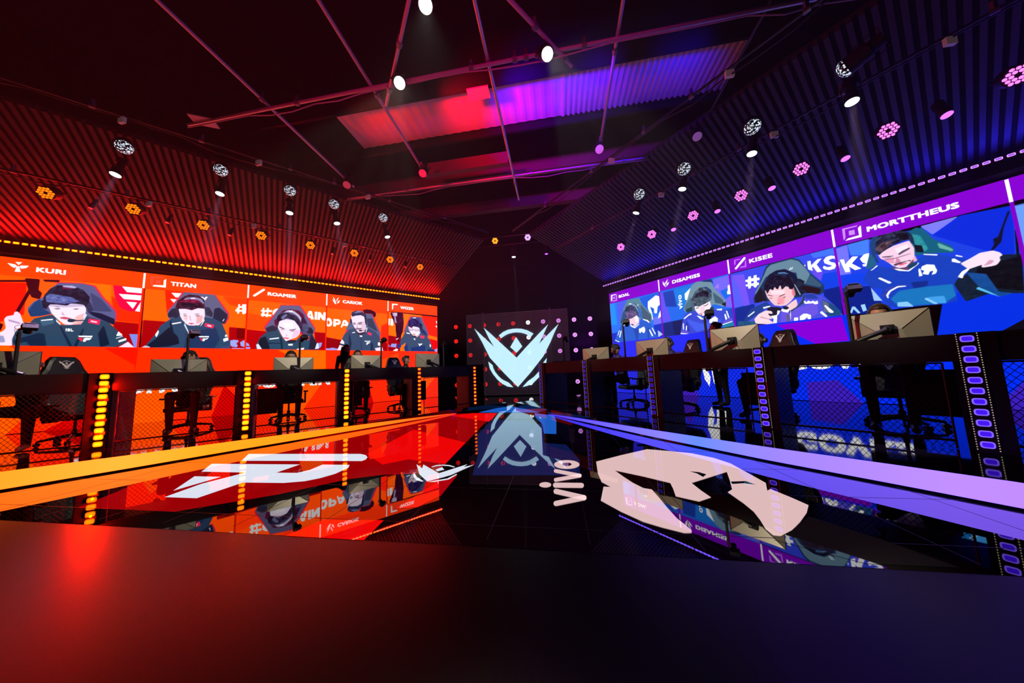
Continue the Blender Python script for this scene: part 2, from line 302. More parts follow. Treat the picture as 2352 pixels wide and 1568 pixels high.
'roamer':(-1,"""255,95,0|0|0|-4833,3273 -3009,3257 -3015,1829 -4828,1824
255,60,0|4|0|-4835,3324 -3011,3316 -3007,3179 -4829,3188
255,70,0|6|0|-4808,2830 -4256,2706 -4271,2370 -4815,2389
255,255,255|0|0|-4521,2998 -4481,3002 -4486,2940 -4433,2946 -4426,3008 -4382,3009 -4387,2950 -4313,2958 -4311,2905 -4391,2897 -4395,2826 -4322,2824 -4327,2780 -4400,2773 -4399,2750 -4445,2746 -4440,2778 -4492,2777 -4498,2752 -4537,2752 -4532,2787 -4552,2789 -4551,2829 -4527,2837 -4523,2893 -4553,2898 -4551,2942 -4521,2942
255,80,0|0|0|-4470,2889 -4424,2894 -4429,2832 -4477,2831
255,255,255|0|0|-4292,2951 -4227,3011 -4158,3019 -4181,2891 -4259,2777 -4302,2844
255,255,255|0|0|-3515,2805 -3460,3017 -3384,3024 -3323,2774 -3392,2763 -3409,2814 -3455,2810 -3484,2780
255,80,0|0|0|-3441,2868 -3420,2936 -3398,2868
255,255,255|0|0|-3306,3013 -3243,3016 -3245,2767 -3307,2770
255,255,255|0|0|-3228,3011 -3164,3012 -3089,2899 -3084,3016 -3023,3018 -3026,2760 -3094,2764 -3169,2873 -3171,2768 -3229,2768
160,0,5|2|0|-4839,2379 -4404,2345 -4540,1825 -4834,1824
150,0,8|3|0|-3305,2389 -3012,2376 -3020,1829 -3243,1829
150,155,235|0|0|-4824,2020 -4773,1988 -4746,1922 -4833,1928
150,155,235|0|0|-4831,1895 -4732,1892 -4737,1847 -4832,1850
140,150,235|0|0|-3216,1961 -3164,2066 -3093,2068 -3121,1944 -3213,1849
215,20,75|1|0|-4134,3129 -3676,3178 -3574,3024 -3277,2503 -3289,2371 -3348,2274 -4458,2394 -4474,2462 -4159,3054
96,92,128|1|0|-4120,3113 -3690,3157 -3596,3003 -3292,2483 -3304,2370 -3348,2293 -3681,2386 -4402,2311 -4444,2378 -4447,2447 -4298,2738 -4159,3037
44,40,64|5|0|-4440,2430 -4290,2527 -4166,2465 -4189,2340 -4403,2319
36,32,54|4|0|-3538,2542 -3385,2515 -3321,2407 -3349,2311 -3532,2358
42,70,96|1|1|-4429,2309 -4163,2394 -4046,2188 -3972,2075 -3746,2110 -3591,2318 -3349,2330 -3234,2054 -3165,1831 -4611,1841 -4615,1959 -4552,2148
24,26,40|5|1|-4552,2131 -4425,2206 -4366,2035 -4319,1847 -4579,1842
36,30,50|6|0|-3380,2328 -3250,2091 -3213,1849 -3428,1863
20,40,66|4|0|-4115,2185 -4076,1851 -4034,1852 -4066,2169
20,40,66|4|0|-4392,2034 -4096,2026 -4095,2005 -4391,2003
220,225,240|1|8|-4616,1968 -4572,1994 -4489,1843 -4592,1841
240,224,242|3|0|-4172,2642 -3980,2729 -3749,2693 -3648,2498 -3657,2314 -3734,2201 -3904,2122 -3973,2080 -4046,2188 -4106,2327 -4166,2465
230,196,225|9|0|-3799,2416 -3660,2424 -3706,2239 -3848,2160
250,240,250|7|0|-4061,2615 -3834,2632 -3830,2486 -4028,2492
80,60,90|1|0|-4154,2510 -4055,2463 -3984,2426 -4054,2433 -4125,2467
80,60,90|1|0|-3913,2418 -3828,2432 -3728,2471 -3799,2412 -3898,2395
170,60,90|1|0|-4110,2429 -4026,2411 -4039,2398 -4102,2412
170,60,90|1|0|-3884,2384 -3784,2398 -3797,2376 -3869,2372
220,190,225|4|0|-3983,2387 -3966,2298 -3999,2234 -3963,2218 -3936,2237 -3959,2299
220,60,90|1|0|-4046,2196 -3962,2188 -3891,2176 -3933,2148 -4017,2162
38,32,60|1|20|-4202,2711 -4179,2820 -4098,2899 -3958,2912 -3784,2855 -3662,2718 -3613,2574 -3622,2389 -3686,2532 -3793,2690 -3953,2768 -4064,2704 -4145,2644 -4167,2482 -4211,2568
110,110,150|4|20|-4121,2753 -4013,2871 -3956,2858 -4064,2704
90,20,60|3|10|-4139,2877 -4073,2973 -3905,3027 -3701,3011 -3562,2876 -3558,2727 -3635,2795 -3727,2916 -3902,2954 -4043,2931
190,185,215|1|0|-4070,2901 -3961,2994 -3817,2981 -3697,2882 -3626,2758 -3628,2573 -3655,2719 -3725,2842 -3844,2923 -3959,2939
250,250,255|3|0|-3932,2988 -3846,2993 -3845,2951 -3931,2951
90,14,50|3|16|-4255,2671 -4196,2729 -4170,2571 -4186,2463 -4237,2531
60,24,60|3|16|-3635,2795 -3560,2801 -3463,2585 -3473,2398 -3605,2317 -3641,2499
70,76,110|4|14|-3599,2612 -3464,2622 -3444,2437 -3531,2321 -3607,2354
235,40,90|0|0|-3559,2249 -3427,2252 -3443,2130 -3571,2162
255,210,225|1|0|-3528,2219 -3460,2213 -3467,2176 -3527,2182
245,248,250|0|0|-4346,2143 -4136,2187 -4134,2152 -4335,2114
255,255,255|0|0|-3921,2005 -3815,2014 -3813,1964 -3912,1957
255,255,255|1|6|-3716,1867 -3534,1907 -3554,1843 -3708,1831
220,225,245|2|8|-3233,2035 -3195,2074 -3175,1887 -3275,1866
36,36,60|3|0|-3973,2084 -3875,2123 -3746,2128 -3744,2056 -3901,2033"""),
'cariok':(-1,"""255,95,0|0|0|-3001,3252 -1169,3219 -1188,1821 -2996,1824
255,60,0|4|0|-3001,3269 -1170,3259 -1169,3140 -2999,3163
255,40,0|5|0|-1386,2709 -1167,2823 -1184,2116 -1401,2263
130,0,8|3|0|-2999,2249 -2521,2163 -2638,1822 -2996,1824
140,0,5|4|0|-1347,2304 -1181,2097 -1188,1821 -1379,1822
150,150,235|0|0|-2990,1903 -2895,1897 -2821,1924 -2670,1892 -2668,1822 -2996,1824
255,255,255|0|0|-2998,2827 -2917,2852 -2864,2812 -2831,2699 -2859,2608 -2925,2577 -2992,2599
255,95,0|0|0|-2967,2759 -2930,2771 -2899,2711 -2912,2649 -2964,2645
255,255,255|0|0|-2804,2826 -2658,2829 -2603,2770 -2609,2697 -2670,2648 -2731,2649 -2738,2590 -2809,2594
255,95,0|0|0|-2734,2769 -2673,2764 -2672,2720 -2736,2715
255,255,255|0|0|-2599,2581 -2534,2812 -2455,2818 -2390,2732 -2404,2621 -2467,2635 -2546,2630 -2560,2571
255,95,0|0|0|-2523,2685 -2493,2760 -2468,2689
58,8,30|2|8|-1987,3195 -1851,3238 -1712,3233 -1570,3160 -1551,3065 -1603,2964 -1675,3054 -1917,3088
215,30,75|2|0|-1883,3096 -1675,3092 -1393,2437 -1419,2301 -2493,2344 -2343,2809
84,96,130|2|0|-1866,3084 -1684,3082 -1620,2866 -1411,2436 -1428,2300 -2465,2508 -2373,2715 -2311,2848
50,58,86|7|0|-1847,2924 -1674,2938 -1492,2490 -1809,2661
54,72,104|2|1|-2370,2514 -2177,2581 -2075,2402 -1908,2410 -1826,2622 -1563,2486 -1419,2301 -1424,1841 -2420,1817 -2439,1969 -2612,2053 -2509,2343
30,44,74|6|0|-2353,2442 -2282,2081 -2310,1827 -2373,1826 -2365,2260
30,44,74|5|0|-1716,2099 -1647,2101 -1626,1828 -1713,1827
44,60,96|5|0|-2024,2312 -1991,2313 -1967,1833 -2009,1832
240,220,238|2|0|-2611,2026 -2439,1951 -2422,1897 -2483,1825 -2691,1825
240,220,238|2|0|-1584,1933 -1344,1976 -1316,1823 -1539,1829
24,34,60|2|0|-2612,2053 -2423,1978 -2431,1947 -2619,2021
200,205,225|0|0|-1843,2621 -1812,2604 -1858,2451 -1975,2379 -1892,2467
215,180,200|5|0|-2143,2491 -1843,2621 -1908,2420 -2042,2394
238,220,238|3|0|-2314,2995 -2118,3051 -1916,2975 -1887,2769 -1860,2658 -1909,2485 -2026,2423 -2109,2455 -2210,2597 -2294,2776
225,190,215|10|0|-2014,2797 -1880,2845 -1876,2544 -2010,2480
60,40,60|2|0|-2253,2757 -2180,2747 -2171,2726 -2245,2728
60,40,60|2|0|-2114,2752 -1998,2795 -1989,2769 -2097,2726
30,20,36|2|0|-2244,2715 -2171,2707 -2179,2692 -2236,2691
30,20,36|2|0|-2097,2712 -1989,2743 -1993,2720 -2080,2695
210,170,200|5|0|-2147,2750 -2137,2639 -2169,2591 -2111,2576 -2114,2752
90,60,85|5|4|-2177,2562 -2111,2585 -1978,2584 -2011,2554 -2111,2552 -2176,2535
60,40,60|5|4|-2175,2470 -2076,2420 -1909,2467 -1860,2620 -1874,2431 -2008,2349 -2108,2382
180,90,110|2|0|-2143,2537 -2027,2538 -2027,2520 -2135,2517
44,44,80|2|22|-2306,2996 -2299,3089 -2186,3156 -2020,3173 -1908,3070 -1898,2920 -1941,2991 -2018,3022 -2183,2989 -2281,2943
120,130,180|3|10|-2250,3075 -2120,3154 -1986,3158 -2019,3117 -2185,3082
40,40,66|2|10|-1952,3180 -1865,3036 -1845,2772 -1878,2694 -1915,2918 -1934,3068
40,44,70|2|8|-2352,2881 -2296,2868 -2269,2704 -2326,2736
34,40,66|2|0|-2085,2512 -2027,2534 -1977,2519 -1985,2481 -2060,2473
90,80,110|0|0|-1985,2518 -1859,2535 -1859,2522 -1985,2500
235,50,100|0|0|-1807,2472 -1685,2431 -1702,2355 -1814,2387
240,245,250|0|0|-2280,2431 -2191,2451 -2187,2424 -2263,2407
255,255,255|0|0|-2050,2344 -1971,2342 -1974,2295 -2044,2296
255,255,255|0|0|-1905,2168 -1720,2174 -1730,2146 -1887,2140
255,255,255|0|0|-1811,2124 -1730,2127 -1759,2088 -1802,2078 -1815,2036 -1852,2048 -1836,2123
255,255,255|2|10|-2612,2071 -2553,2198 -2488,2093 -2503,2039
255,255,255|2|10|-1489,2125 -1417,2147 -1416,2013 -1488,2030"""),
'wizer':(-1,"""255,110,0|0|0|-1132,3223 700,3182 666,1829 -1138,1826
255,30,0|4|0|54,3190 700,3182 679,2392 288,2481
230,0,0|4|0|331,2334 678,2261 666,1829 284,1951
140,0,10|4|0|-1136,2391 -707,2332 -745,1831 -1138,1826
255,255,255|0|0|-1140,2983 -1093,2977 -1101,2748 -1148,2755
255,255,255|0|0|-1065,2980 -979,2977 -978,2737 -1077,2750
255,255,255|0|0|625,3044 675,3004 669,2916 624,2956
255,255,255|0|0|593,2845 673,2850 668,2773 626,2781
150,150,235|0|0|-1125,2079 -1078,1982 -1032,2101 -861,2106 -880,1967 -1139,2000
150,150,235|0|0|504,1891 663,1980 666,1833 504,1848
62,8,40|2|10|-1066,3209 -639,3226 -609,2864 -648,2536 -746,2330 -862,2285 -902,2762 -960,2878 -1075,3148
50,4,24|2|0|-902,2762 -786,2730 -823,2327 -726,2130 -823,2207 -891,2523
50,4,24|2|0|-747,2773 -649,2739 -707,2372 -746,2170
200,170,200|2|14|-1018,3194 -846,3221 -845,3089 -980,3077
170,150,180|2|0|-951,3080 -903,3084 -864,2845 -921,2841
240,240,250|0|0|-900,2274 -843,2286 -794,2328 -814,2277 -862,2245
215,30,75|2|0|-367,3132 53,3148 332,2526 287,2375 -628,2537 -428,3043
84,92,128|2|0|-346,3113 43,3125 310,2525 265,2395 -599,2559 -489,2832
30,44,100|6|0|-13,2782 201,2583 287,2417 29,2532
56,74,106|2|1|-569,2541 -388,2592 -306,2431 -141,2377 8,2573 222,2457 374,2250 482,1933 283,1824 -588,1833 -549,2136 -707,2231
30,50,130|4|0|-842,2067 -687,2112 -706,1991 -803,1929
24,44,96|4|0|262,1929 505,1934 593,1828 283,1828
30,50,120|8|0|-608,1973 -509,2137 -429,1835 -569,1834
30,50,110|8|0|-348,1979 176,2075 175,1844 -348,1837
56,74,106|2|0|-707,2291 -529,2482 -469,2220 -667,2052 -745,2110
240,225,240|2|0|-880,1938 -803,1909 -841,1830 -993,1847
200,205,225|0|0|-24,2581 3,2556 -57,2423 -162,2355 -88,2442
245,225,240|4|0|-448,2753 -181,2812 -34,2696 -35,2528 -141,2398 -245,2414 -347,2491 -428,2610
120,90,130|2|0|-418,2662 -265,2672 -265,2609 -408,2595
245,225,240|2|0|-398,2649 -281,2656 -285,2623 -388,2612
120,90,130|2|0|-223,2664 -66,2673 -77,2599 -213,2592
245,225,240|2|0|-207,2650 -85,2658 -94,2617 -203,2611
190,100,120|2|0|-316,2472 -234,2493 -161,2476 -244,2451
34,30,90|2|30|-469,2772 -438,2960 -305,3054 -96,3050 9,2889 -13,2698 -66,2736 -264,2765 -367,2717
80,20,60|4|14|-469,2875 -367,2758 -264,2734 -347,2697 -448,2753
60,60,120|2|0|-387,3047 -264,3130 -54,3096 31,2912 19,2657 -23,2781 -75,2988 -243,3059
230,235,250|2|0|-305,3085 -159,3108 -159,3074 -284,3059
28,28,60|2|8|-55,2906 73,2873 72,2703 -13,2635
30,34,50|2|0|-306,2411 -224,2425 -141,2408 -224,2373
235,50,100|0|0|-4,2446 157,2422 135,2330 -10,2351
240,245,250|0|0|-529,2527 -388,2506 -392,2472 -509,2483
255,255,255|0|0|-265,2314 -214,2322 -183,2261 -235,2270
255,255,255|0|0|-100,2140 -37,2121 69,2145 48,2092 5,2081 -37,2027 -58,2089
255,255,255|2|10|362,2144 406,2081 394,1995 350,2058"""),
'boal':(1,"""30,110,240|0|0|-690,3243 1172,3235 1148,1828 -718,1853
0,140,255|13|0|-690,3243 -457,3237 -425,2445 -690,2486
70,90,230|15|0|-356,3236 -16,3225 -183,2408 -351,2434
0,90,220|9|0|482,3194 1171,3226 1132,2584 731,2660
100,110,240|12|0|877,2477 1153,2504 1148,2240 895,2242
0,50,190|5|0|-716,2181 -154,2193 -236,1803 -718,1853
0,50,185|4|0|876,2245 1159,2258 1157,1827 955,1813
0,40,120|0|0|669,1983 979,1867 953,1794 655,1828
245,250,255|0|0|762,3010 1038,3152 1149,3087 1156,2846 1064,2789 1027,2604 987,2592 940,2620 942,2756 819,2840 871,2634 882,2418 852,2423 745,2815
245,250,255|0|0|1155,2694 1140,2469 1040,2420 1081,2555
170,190,240|0|0|1001,2064 1069,2007 1147,1922 998,1855
80,130,150|2|0|55,3230 482,3194 570,2972 848,2599 852,2423 780,2299 421,2517 -303,2427 -304,2555 -135,2952 -23,3142
60,90,115|8|0|506,2986 841,2522 783,2337 510,2541
30,80,130|7|0|-295,2511 -170,2831 -65,2938 -71,2601 -227,2457
225,235,240|0|0|385,2971 432,3002 441,2989 404,2942
30,90,200|2|1|-255,2419 -31,2510 159,2314 265,2247 407,2357 508,2522 765,2360 885,2128 995,1827 697,1833 652,1789 -378,1850 -558,1923 -390,2268
20,70,170|9|0|176,2250 393,2199 317,1846 272,1831
20,70,170|8|0|668,2198 749,2186 696,1823 655,1828
245,250,255|0|0|-544,1943 -377,1860 -379,1835 -551,1918
245,250,255|0|0|78,2430 117,2362 245,2271 408,2367 405,2338 242,2236 91,2324
235,200,215|5|0|-71,2601 439,2716 410,2397 246,2281 119,2382 -12,2465
245,235,245|7|0|258,2668 407,2600 369,2424 284,2458
54,70,105|2|30|-76,2813 -32,3038 114,3101 294,3073 414,2924 439,2716 412,2538 345,2652 160,2582 -26,2572 -95,2732
95,80,130|9|26|-52,2809 183,2847 392,2684 137,2586 -47,2597
110,150,180|2|0|-34,3017 90,3096 249,3072 372,2953 421,2760 398,2744 325,2922 200,3031 62,3039
245,250,255|5|0|103,3104 203,3071 178,3046 100,3073
50,110,190|2|12|410,2884 533,2798 531,2538 423,2536
30,60,120|2|0|97,2386 166,2395 230,2355 161,2345
250,252,255|0|0|481,2226 568,2243 601,2149 572,2054 518,2042 471,2107 423,2054 382,2079 382,2200 458,2209
250,252,255|0|0|548,2495 710,2428 764,2350 742,2334 666,2405 546,2471
250,252,255|2|0|809,2177 839,2173 930,1968 908,1943
250,252,255|2|6|714,2133 754,2127 845,1912 804,1898
250,252,255|2|0|-354,2263 -330,2259 -419,2079 -443,2092
250,252,255|2|6|-309,2214 -259,2228 -340,2005 -383,2010
250,252,255|0|0|-185,2387 -47,2471 -61,2442 -174,2369"""),
'disamiss':(1,"""20,100,225|0|0|1192,3240 3018,3242 2992,1903 1159,1845
90,80,235|0|0|1189,3211 1272,3181 1439,2286 1180,2273
0,60,170|7|0|1272,3181 1584,3177 1643,2668 1325,2735
0,120,220|9|0|1604,3191 2060,3161 1887,2547 1643,2668
110,100,240|8|0|2617,3196 2789,3213 3021,3209 3017,2352 2823,2423 2643,2873
150,120,240|1|0|2638,2973 2747,3068 2739,2914
0,100,220|5|0|2754,2845 2909,2886 2998,2703 2855,2609
0,40,120|2|0|1178,2255 1779,2283 1667,1820 1159,1845
0,30,90|2|0|1462,2246 1779,2283 1667,1820 1512,1830
20,70,190|1|0|2831,2358 3023,2350 2992,1903 2910,1931
245,250,255|0|0|2073,3131 2010,2891 1926,2787 1881,2833 1887,2992
250,252,255|0|0|3012,2979 2993,2713 2907,2726 2908,2806 2929,2816 2935,2944
10,50,110|2|4|2320,3230 2443,3238 2590,3221 2616,3113 2576,3074 2378,3196
105,140,160|2|0|2077,3174 2229,3256 2582,3139 2637,2957 2859,2576 2843,2483 2797,2429 2610,2533 1863,2463 1820,2543 1846,2644 1947,2835
70,110,125|7|0|1845,2627 2032,2868 2092,2645 2091,2471 1863,2463
20,60,70|5|0|1869,2533 2038,2586 2076,2474 1910,2436
60,90,110|6|0|2585,2871 2788,2625 2830,2486 2614,2566
20,30,30|3|0|2749,2504 2856,2545 2843,2419
50,70,200|2|1|1841,2414 2107,2468 2229,2274 2312,2183 2438,2253 2527,2418 2817,2360 2888,2251 2956,2002 2737,1958 2702,1883 2401,1861 1667,1820 1677,1925 1757,2233
60,90,225|7|0|1861,2269 2270,2063 2712,2123 2669,1968 2097,1868 1958,2078
30,50,160|7|0|1874,2231 1926,1909 1874,1881 1845,2095
95,80,205|5|0|1699,1975 1893,1913 1887,1844 1684,1906
95,80,205|4|0|2746,2052 2954,2112 2946,2035 2740,1989
245,250,255|0|0|1675,1899 1887,1844 1882,1824 1672,1872
245,250,255|0|0|2726,1984 2953,2034 2952,2015 2731,1962
20,100,150|2|0|1668,1864 1885,1824 1872,1777 1667,1811
20,120,160|1|0|2737,1958 2944,2012 2999,1910 2737,1886
245,225,240|3|0|2103,2590 2324,2629 2492,2659 2519,2486 2504,2324 2409,2258 2291,2279 2190,2349 2122,2465
245,200,215|8|0|2255,2541 2374,2517 2329,2357 2236,2340
90,50,70|1|0|2301,2549 2393,2555 2471,2597 2454,2567 2390,2530
90,50,70|3|0|2129,2533 2223,2531 2221,2514 2142,2509
230,90,130|2|0|2224,2377 2294,2313 2278,2299 2206,2355
245,250,255|0|0|2140,2315 2200,2296 2313,2191 2311,2166 2223,2207
60,80,95|2|34|2016,2696 2061,2826 2155,2979 2289,3066 2453,3031 2557,2878 2554,2695 2474,2630 2320,2579 2224,2548 2134,2584 2066,2546 2022,2590
20,30,50|3|30|2164,2907 2358,2979 2495,2843 2471,2748 2282,2826 2186,2797
20,60,110|2|0|2304,3062 2455,3047 2562,2927 2558,2811 2504,2941 2422,3022
70,100,130|3|14|2026,2799 2092,2645 2119,2431 2060,2477 2013,2662
40,60,90|1|10|2505,2489 2576,2475 2561,2313 2440,2269 2433,2354
245,250,255|0|0|2490,2177 2580,2219 2638,2152 2621,2057 2562,2034 2526,2105 2477,2047 2428,2072 2443,2152
250,252,255|0|0|1797,2298 1921,2381 2005,2410 2018,2372 1935,2353 1811,2269
250,252,255|0|0|2626,2399 2758,2388 2747,2342 2638,2372
250,252,255|2|6|1759,2162 1784,2158 1775,1974 1747,1986
250,252,255|2|6|1843,2078 1868,2083 1847,1946 1818,1950
250,252,255|1|0|2834,2317 2860,2312 2895,2123 2874,2111
250,252,255|1|6|2792,2237 2819,2240 2846,2099 2804,2083"""),
'kisee':(1,"""50,70,225|0|0|3028,3225 4845,3234 4803,1820 3014,1885
60,110,245|6|0|4480,3229 4839,3228 4835,3085 4524,3118
110,80,235|6|0|3040,3183 3309,3139 3347,2350 3218,2359 3158,2813
80,90,240|3|0|3036,3146 3153,2926 3219,2377 3035,2342
70,60,215|7|0|3306,2811 3568,2741 3466,2413 3365,2382
0,60,220|3|0|4486,2749 4838,2734 4825,2408 4611,2403
100,70,225|6|0|4482,2925 4628,2769 4578,2597 4488,2765
0,40,140|2|0|3035,2342 3434,2367 3432,2067 3271,1864 3014,1885
0,30,130|1|0|4591,2408 4836,2427 4803,1820 4777,1943 4589,2286
255,255,255|0|0|3388,3052 3437,3046 3432,2993 3481,2988 3490,3048 3546,3049 3543,2979 3591,2968 3592,2911 3541,2917 3538,2856 3572,2855 3567,2803 3532,2795 3507,2749 3467,2768 3463,2805 3414,2809 3402,2758 3359,2757 3357,2815 3315,2827 3315,2872 3355,2870 3361,2923 3318,2939 3321,2989 3369,2984
50,70,225|0|0|3429,2922 3481,2916 3476,2864 3427,2865
255,255,255|0|0|3630,2953 3663,3014 3717,3015 3684,2955 3651,2894
255,255,255|0|0|4357,3014 4386,3021 4380,2958
255,255,255|0|0|4421,3082 4470,3076 4471,2976 4574,3076 4637,3070 4552,2966 4615,2796 4546,2802 4495,2937 4480,2926 4481,2854 4420,2905
255,255,255|0|0|4825,2989 4797,3014 4756,3013 4728,2992 4760,2950 4807,2919 4822,2861 4795,2801 4723,2793 4655,2830 4633,2869 4652,2909 4695,2864 4751,2861 4763,2880 4715,2911 4668,2958 4659,3023 4701,3079 4774,3084 4826,3054
16,50,90|1|0|3819,3244 4193,3234 4304,3163 4448,2808 4612,2511 4603,2374 4551,2326 3436,2384 3432,2492 3612,2906 3734,3185
96,130,150|1|0|3828,3206 4179,3214 4289,3135 4375,2960 4436,2796 4338,2601 4236,2727 4230,2892 3926,3020 3710,2947 3483,2586 3465,2608 3623,2885 3750,3145
50,84,110|2|0|4435,2781 4591,2516 4556,2479 4349,2598 4352,2629
30,14,20|2|0|4249,2625 4563,2446 4531,2346 4341,2409
16,20,30|3|0|3456,2522 3595,2734 3644,2547 3682,2399 3463,2378
225,235,240|0|0|4114,2986 4156,3039 4166,3027 4131,2975
225,235,240|0|0|4150,2983 4185,3035 4193,3022 4161,2976
70,75,210|1|1|3602,2400 3752,2315 3845,2211 3952,2040 4156,2162 4295,2404 4428,2387 4575,2258 4711,2076 4785,1883 4783,1817 3806,1824 3192,1948 3268,2133 3425,2280
20,60,140|4|0|3353,2259 3653,2371 3747,2265 3636,2202 3432,2067 3221,1944 3199,2019
100,80,215|6|0|3907,2081 4198,2121 4483,2187 4469,1942 4281,1820 3858,1841
30,60,160|4|0|4294,2388 4447,2367 4521,2240 4328,2284
20,70,120|2|0|4552,2233 4701,2078 4788,1911 4781,1839 4607,1856 4551,2018
90,100,130|3|0|4559,2200 4634,2123 4644,1924 4555,1956
16,40,60|3|0|2836,2062 2836,2062 2836,2062
20,80,120|3|10|3078,2003 3448,1942 3441,1873 3053,1898
235,195,200|2|0|4096,2273 4172,2321 4182,2189 4126,2104 4030,2090 3965,2169
245,238,245|1|0|3840,2161 3962,2137 4045,2120 4013,2044 3931,2077
236,190,200|3|0|3659,2630 3712,2703 3896,2722 4082,2605 4151,2521 4141,2360 4073,2278 3994,2213 3895,2217 3798,2254 3743,2351 3689,2467
245,215,225|6|0|3757,2622 4004,2559 3994,2461 3772,2515
235,150,165|7|0|3866,2425 3988,2396 3961,2253 3849,2260
226,120,130|5|0|4122,2529 4163,2583 4170,2419 4142,2376 4118,2431
90,40,60|1|0|3715,2461 3764,2429 3802,2426 3750,2418
90,40,60|1|0|3928,2419 3987,2388 4014,2415 3977,2407
120,70,80|3|0|3696,2534 3794,2476 3793,2463 3706,2506
120,70,80|2|0|3893,2444 3996,2478 4006,2458 3904,2425
150,70,80|1|0|3830,2315 3877,2280 3909,2289 3875,2263
14,18,40|1|16|3637,2618 3671,2819 3762,2932 3917,2937 4096,2866 4176,2711 4157,2585 4110,2532 4076,2673 4011,2624 3956,2571 3945,2709 3883,2590 3841,2686 3806,2593 3760,2656 3696,2534 3680,2642
10,10,24|2|8|3912,2887 4126,2808 4158,2650 4087,2538 4065,2676 3977,2784
6,20,50|1|0|3700,2845 3767,2983 3903,3044 4052,3031 4184,2906 4239,2758 4204,2638 4149,2801 4040,2917 3894,2961 3755,2865
90,140,190|2|0|3922,2987 4044,2958 4111,2895 4018,2940 3944,2954
16,30,50|1|12|4179,2743 4262,2752 4344,2663 4288,2550 4319,2414 4178,2384 4160,2552
180,200,220|0|0|4170,2647 4181,2644 4249,2399 4237,2394
14,30,50|1|10|3611,2625 3665,2628 3673,2436 3624,2482
20,30,50|1|0|3930,2193 3980,2199 4026,2173 4035,2139 3996,2114 3949,2131
30,60,80|1|0|4179,2158 4259,2269 4294,2388 4313,2352 4275,2201 4151,2115 4023,2026 4015,2061
20,24,44|1|4|3664,2214 3744,2232 3904,2182 3912,2138 3854,2058 3802,1917 3645,2029
235,235,240|0|0|3836,2129 3885,2111 3853,2042 3811,1999
245,245,245|0|6|3697,2020 3826,2030 3794,1834 3733,1861 3754,1942
235,205,215|1|0|3398,2003 3492,2109 3633,2169 3734,2132 3753,2060 3652,2096 3697,2020 3741,1944 3640,1978 3711,1898 3757,1840 3627,1844 3415,1895
200,150,170|3|0|3527,2050 3690,1953 3701,1934 3510,2019
255,255,255|0|0|4281,2240 4303,2251 4315,2208 4352,2240 4387,2208 4422,2224 4446,2195 4491,2208 4489,2139 4435,2143 4422,2169 4362,2174 4295,2181
255,255,255|0|0|3588,2255 3721,2262 3719,2237 3597,2214
255,255,255|0|0|4181,1837 4190,1931 4252,1975 4307,1965 4358,1924 4354,1831 4315,1822 4300,1895 4262,1855 4237,1827
255,255,255|1|0|4096,1915 4160,1912 4152,1841 4088,1844
255,255,255|1|0|4569,2091 4590,2094 4691,1938 4683,1909 4634,1926
255,255,255|1|8|4496,1952 4526,1985 4597,1858 4574,1839
255,255,255|0|0|3279,2095 3417,2194 3421,2166 3291,2075
90,90,110|0|0|3973,2003 4021,2002 4016,1832 3980,1838
230,235,240|0|0|4038,1991 4057,2118 4051,1988 4031,1837"""),
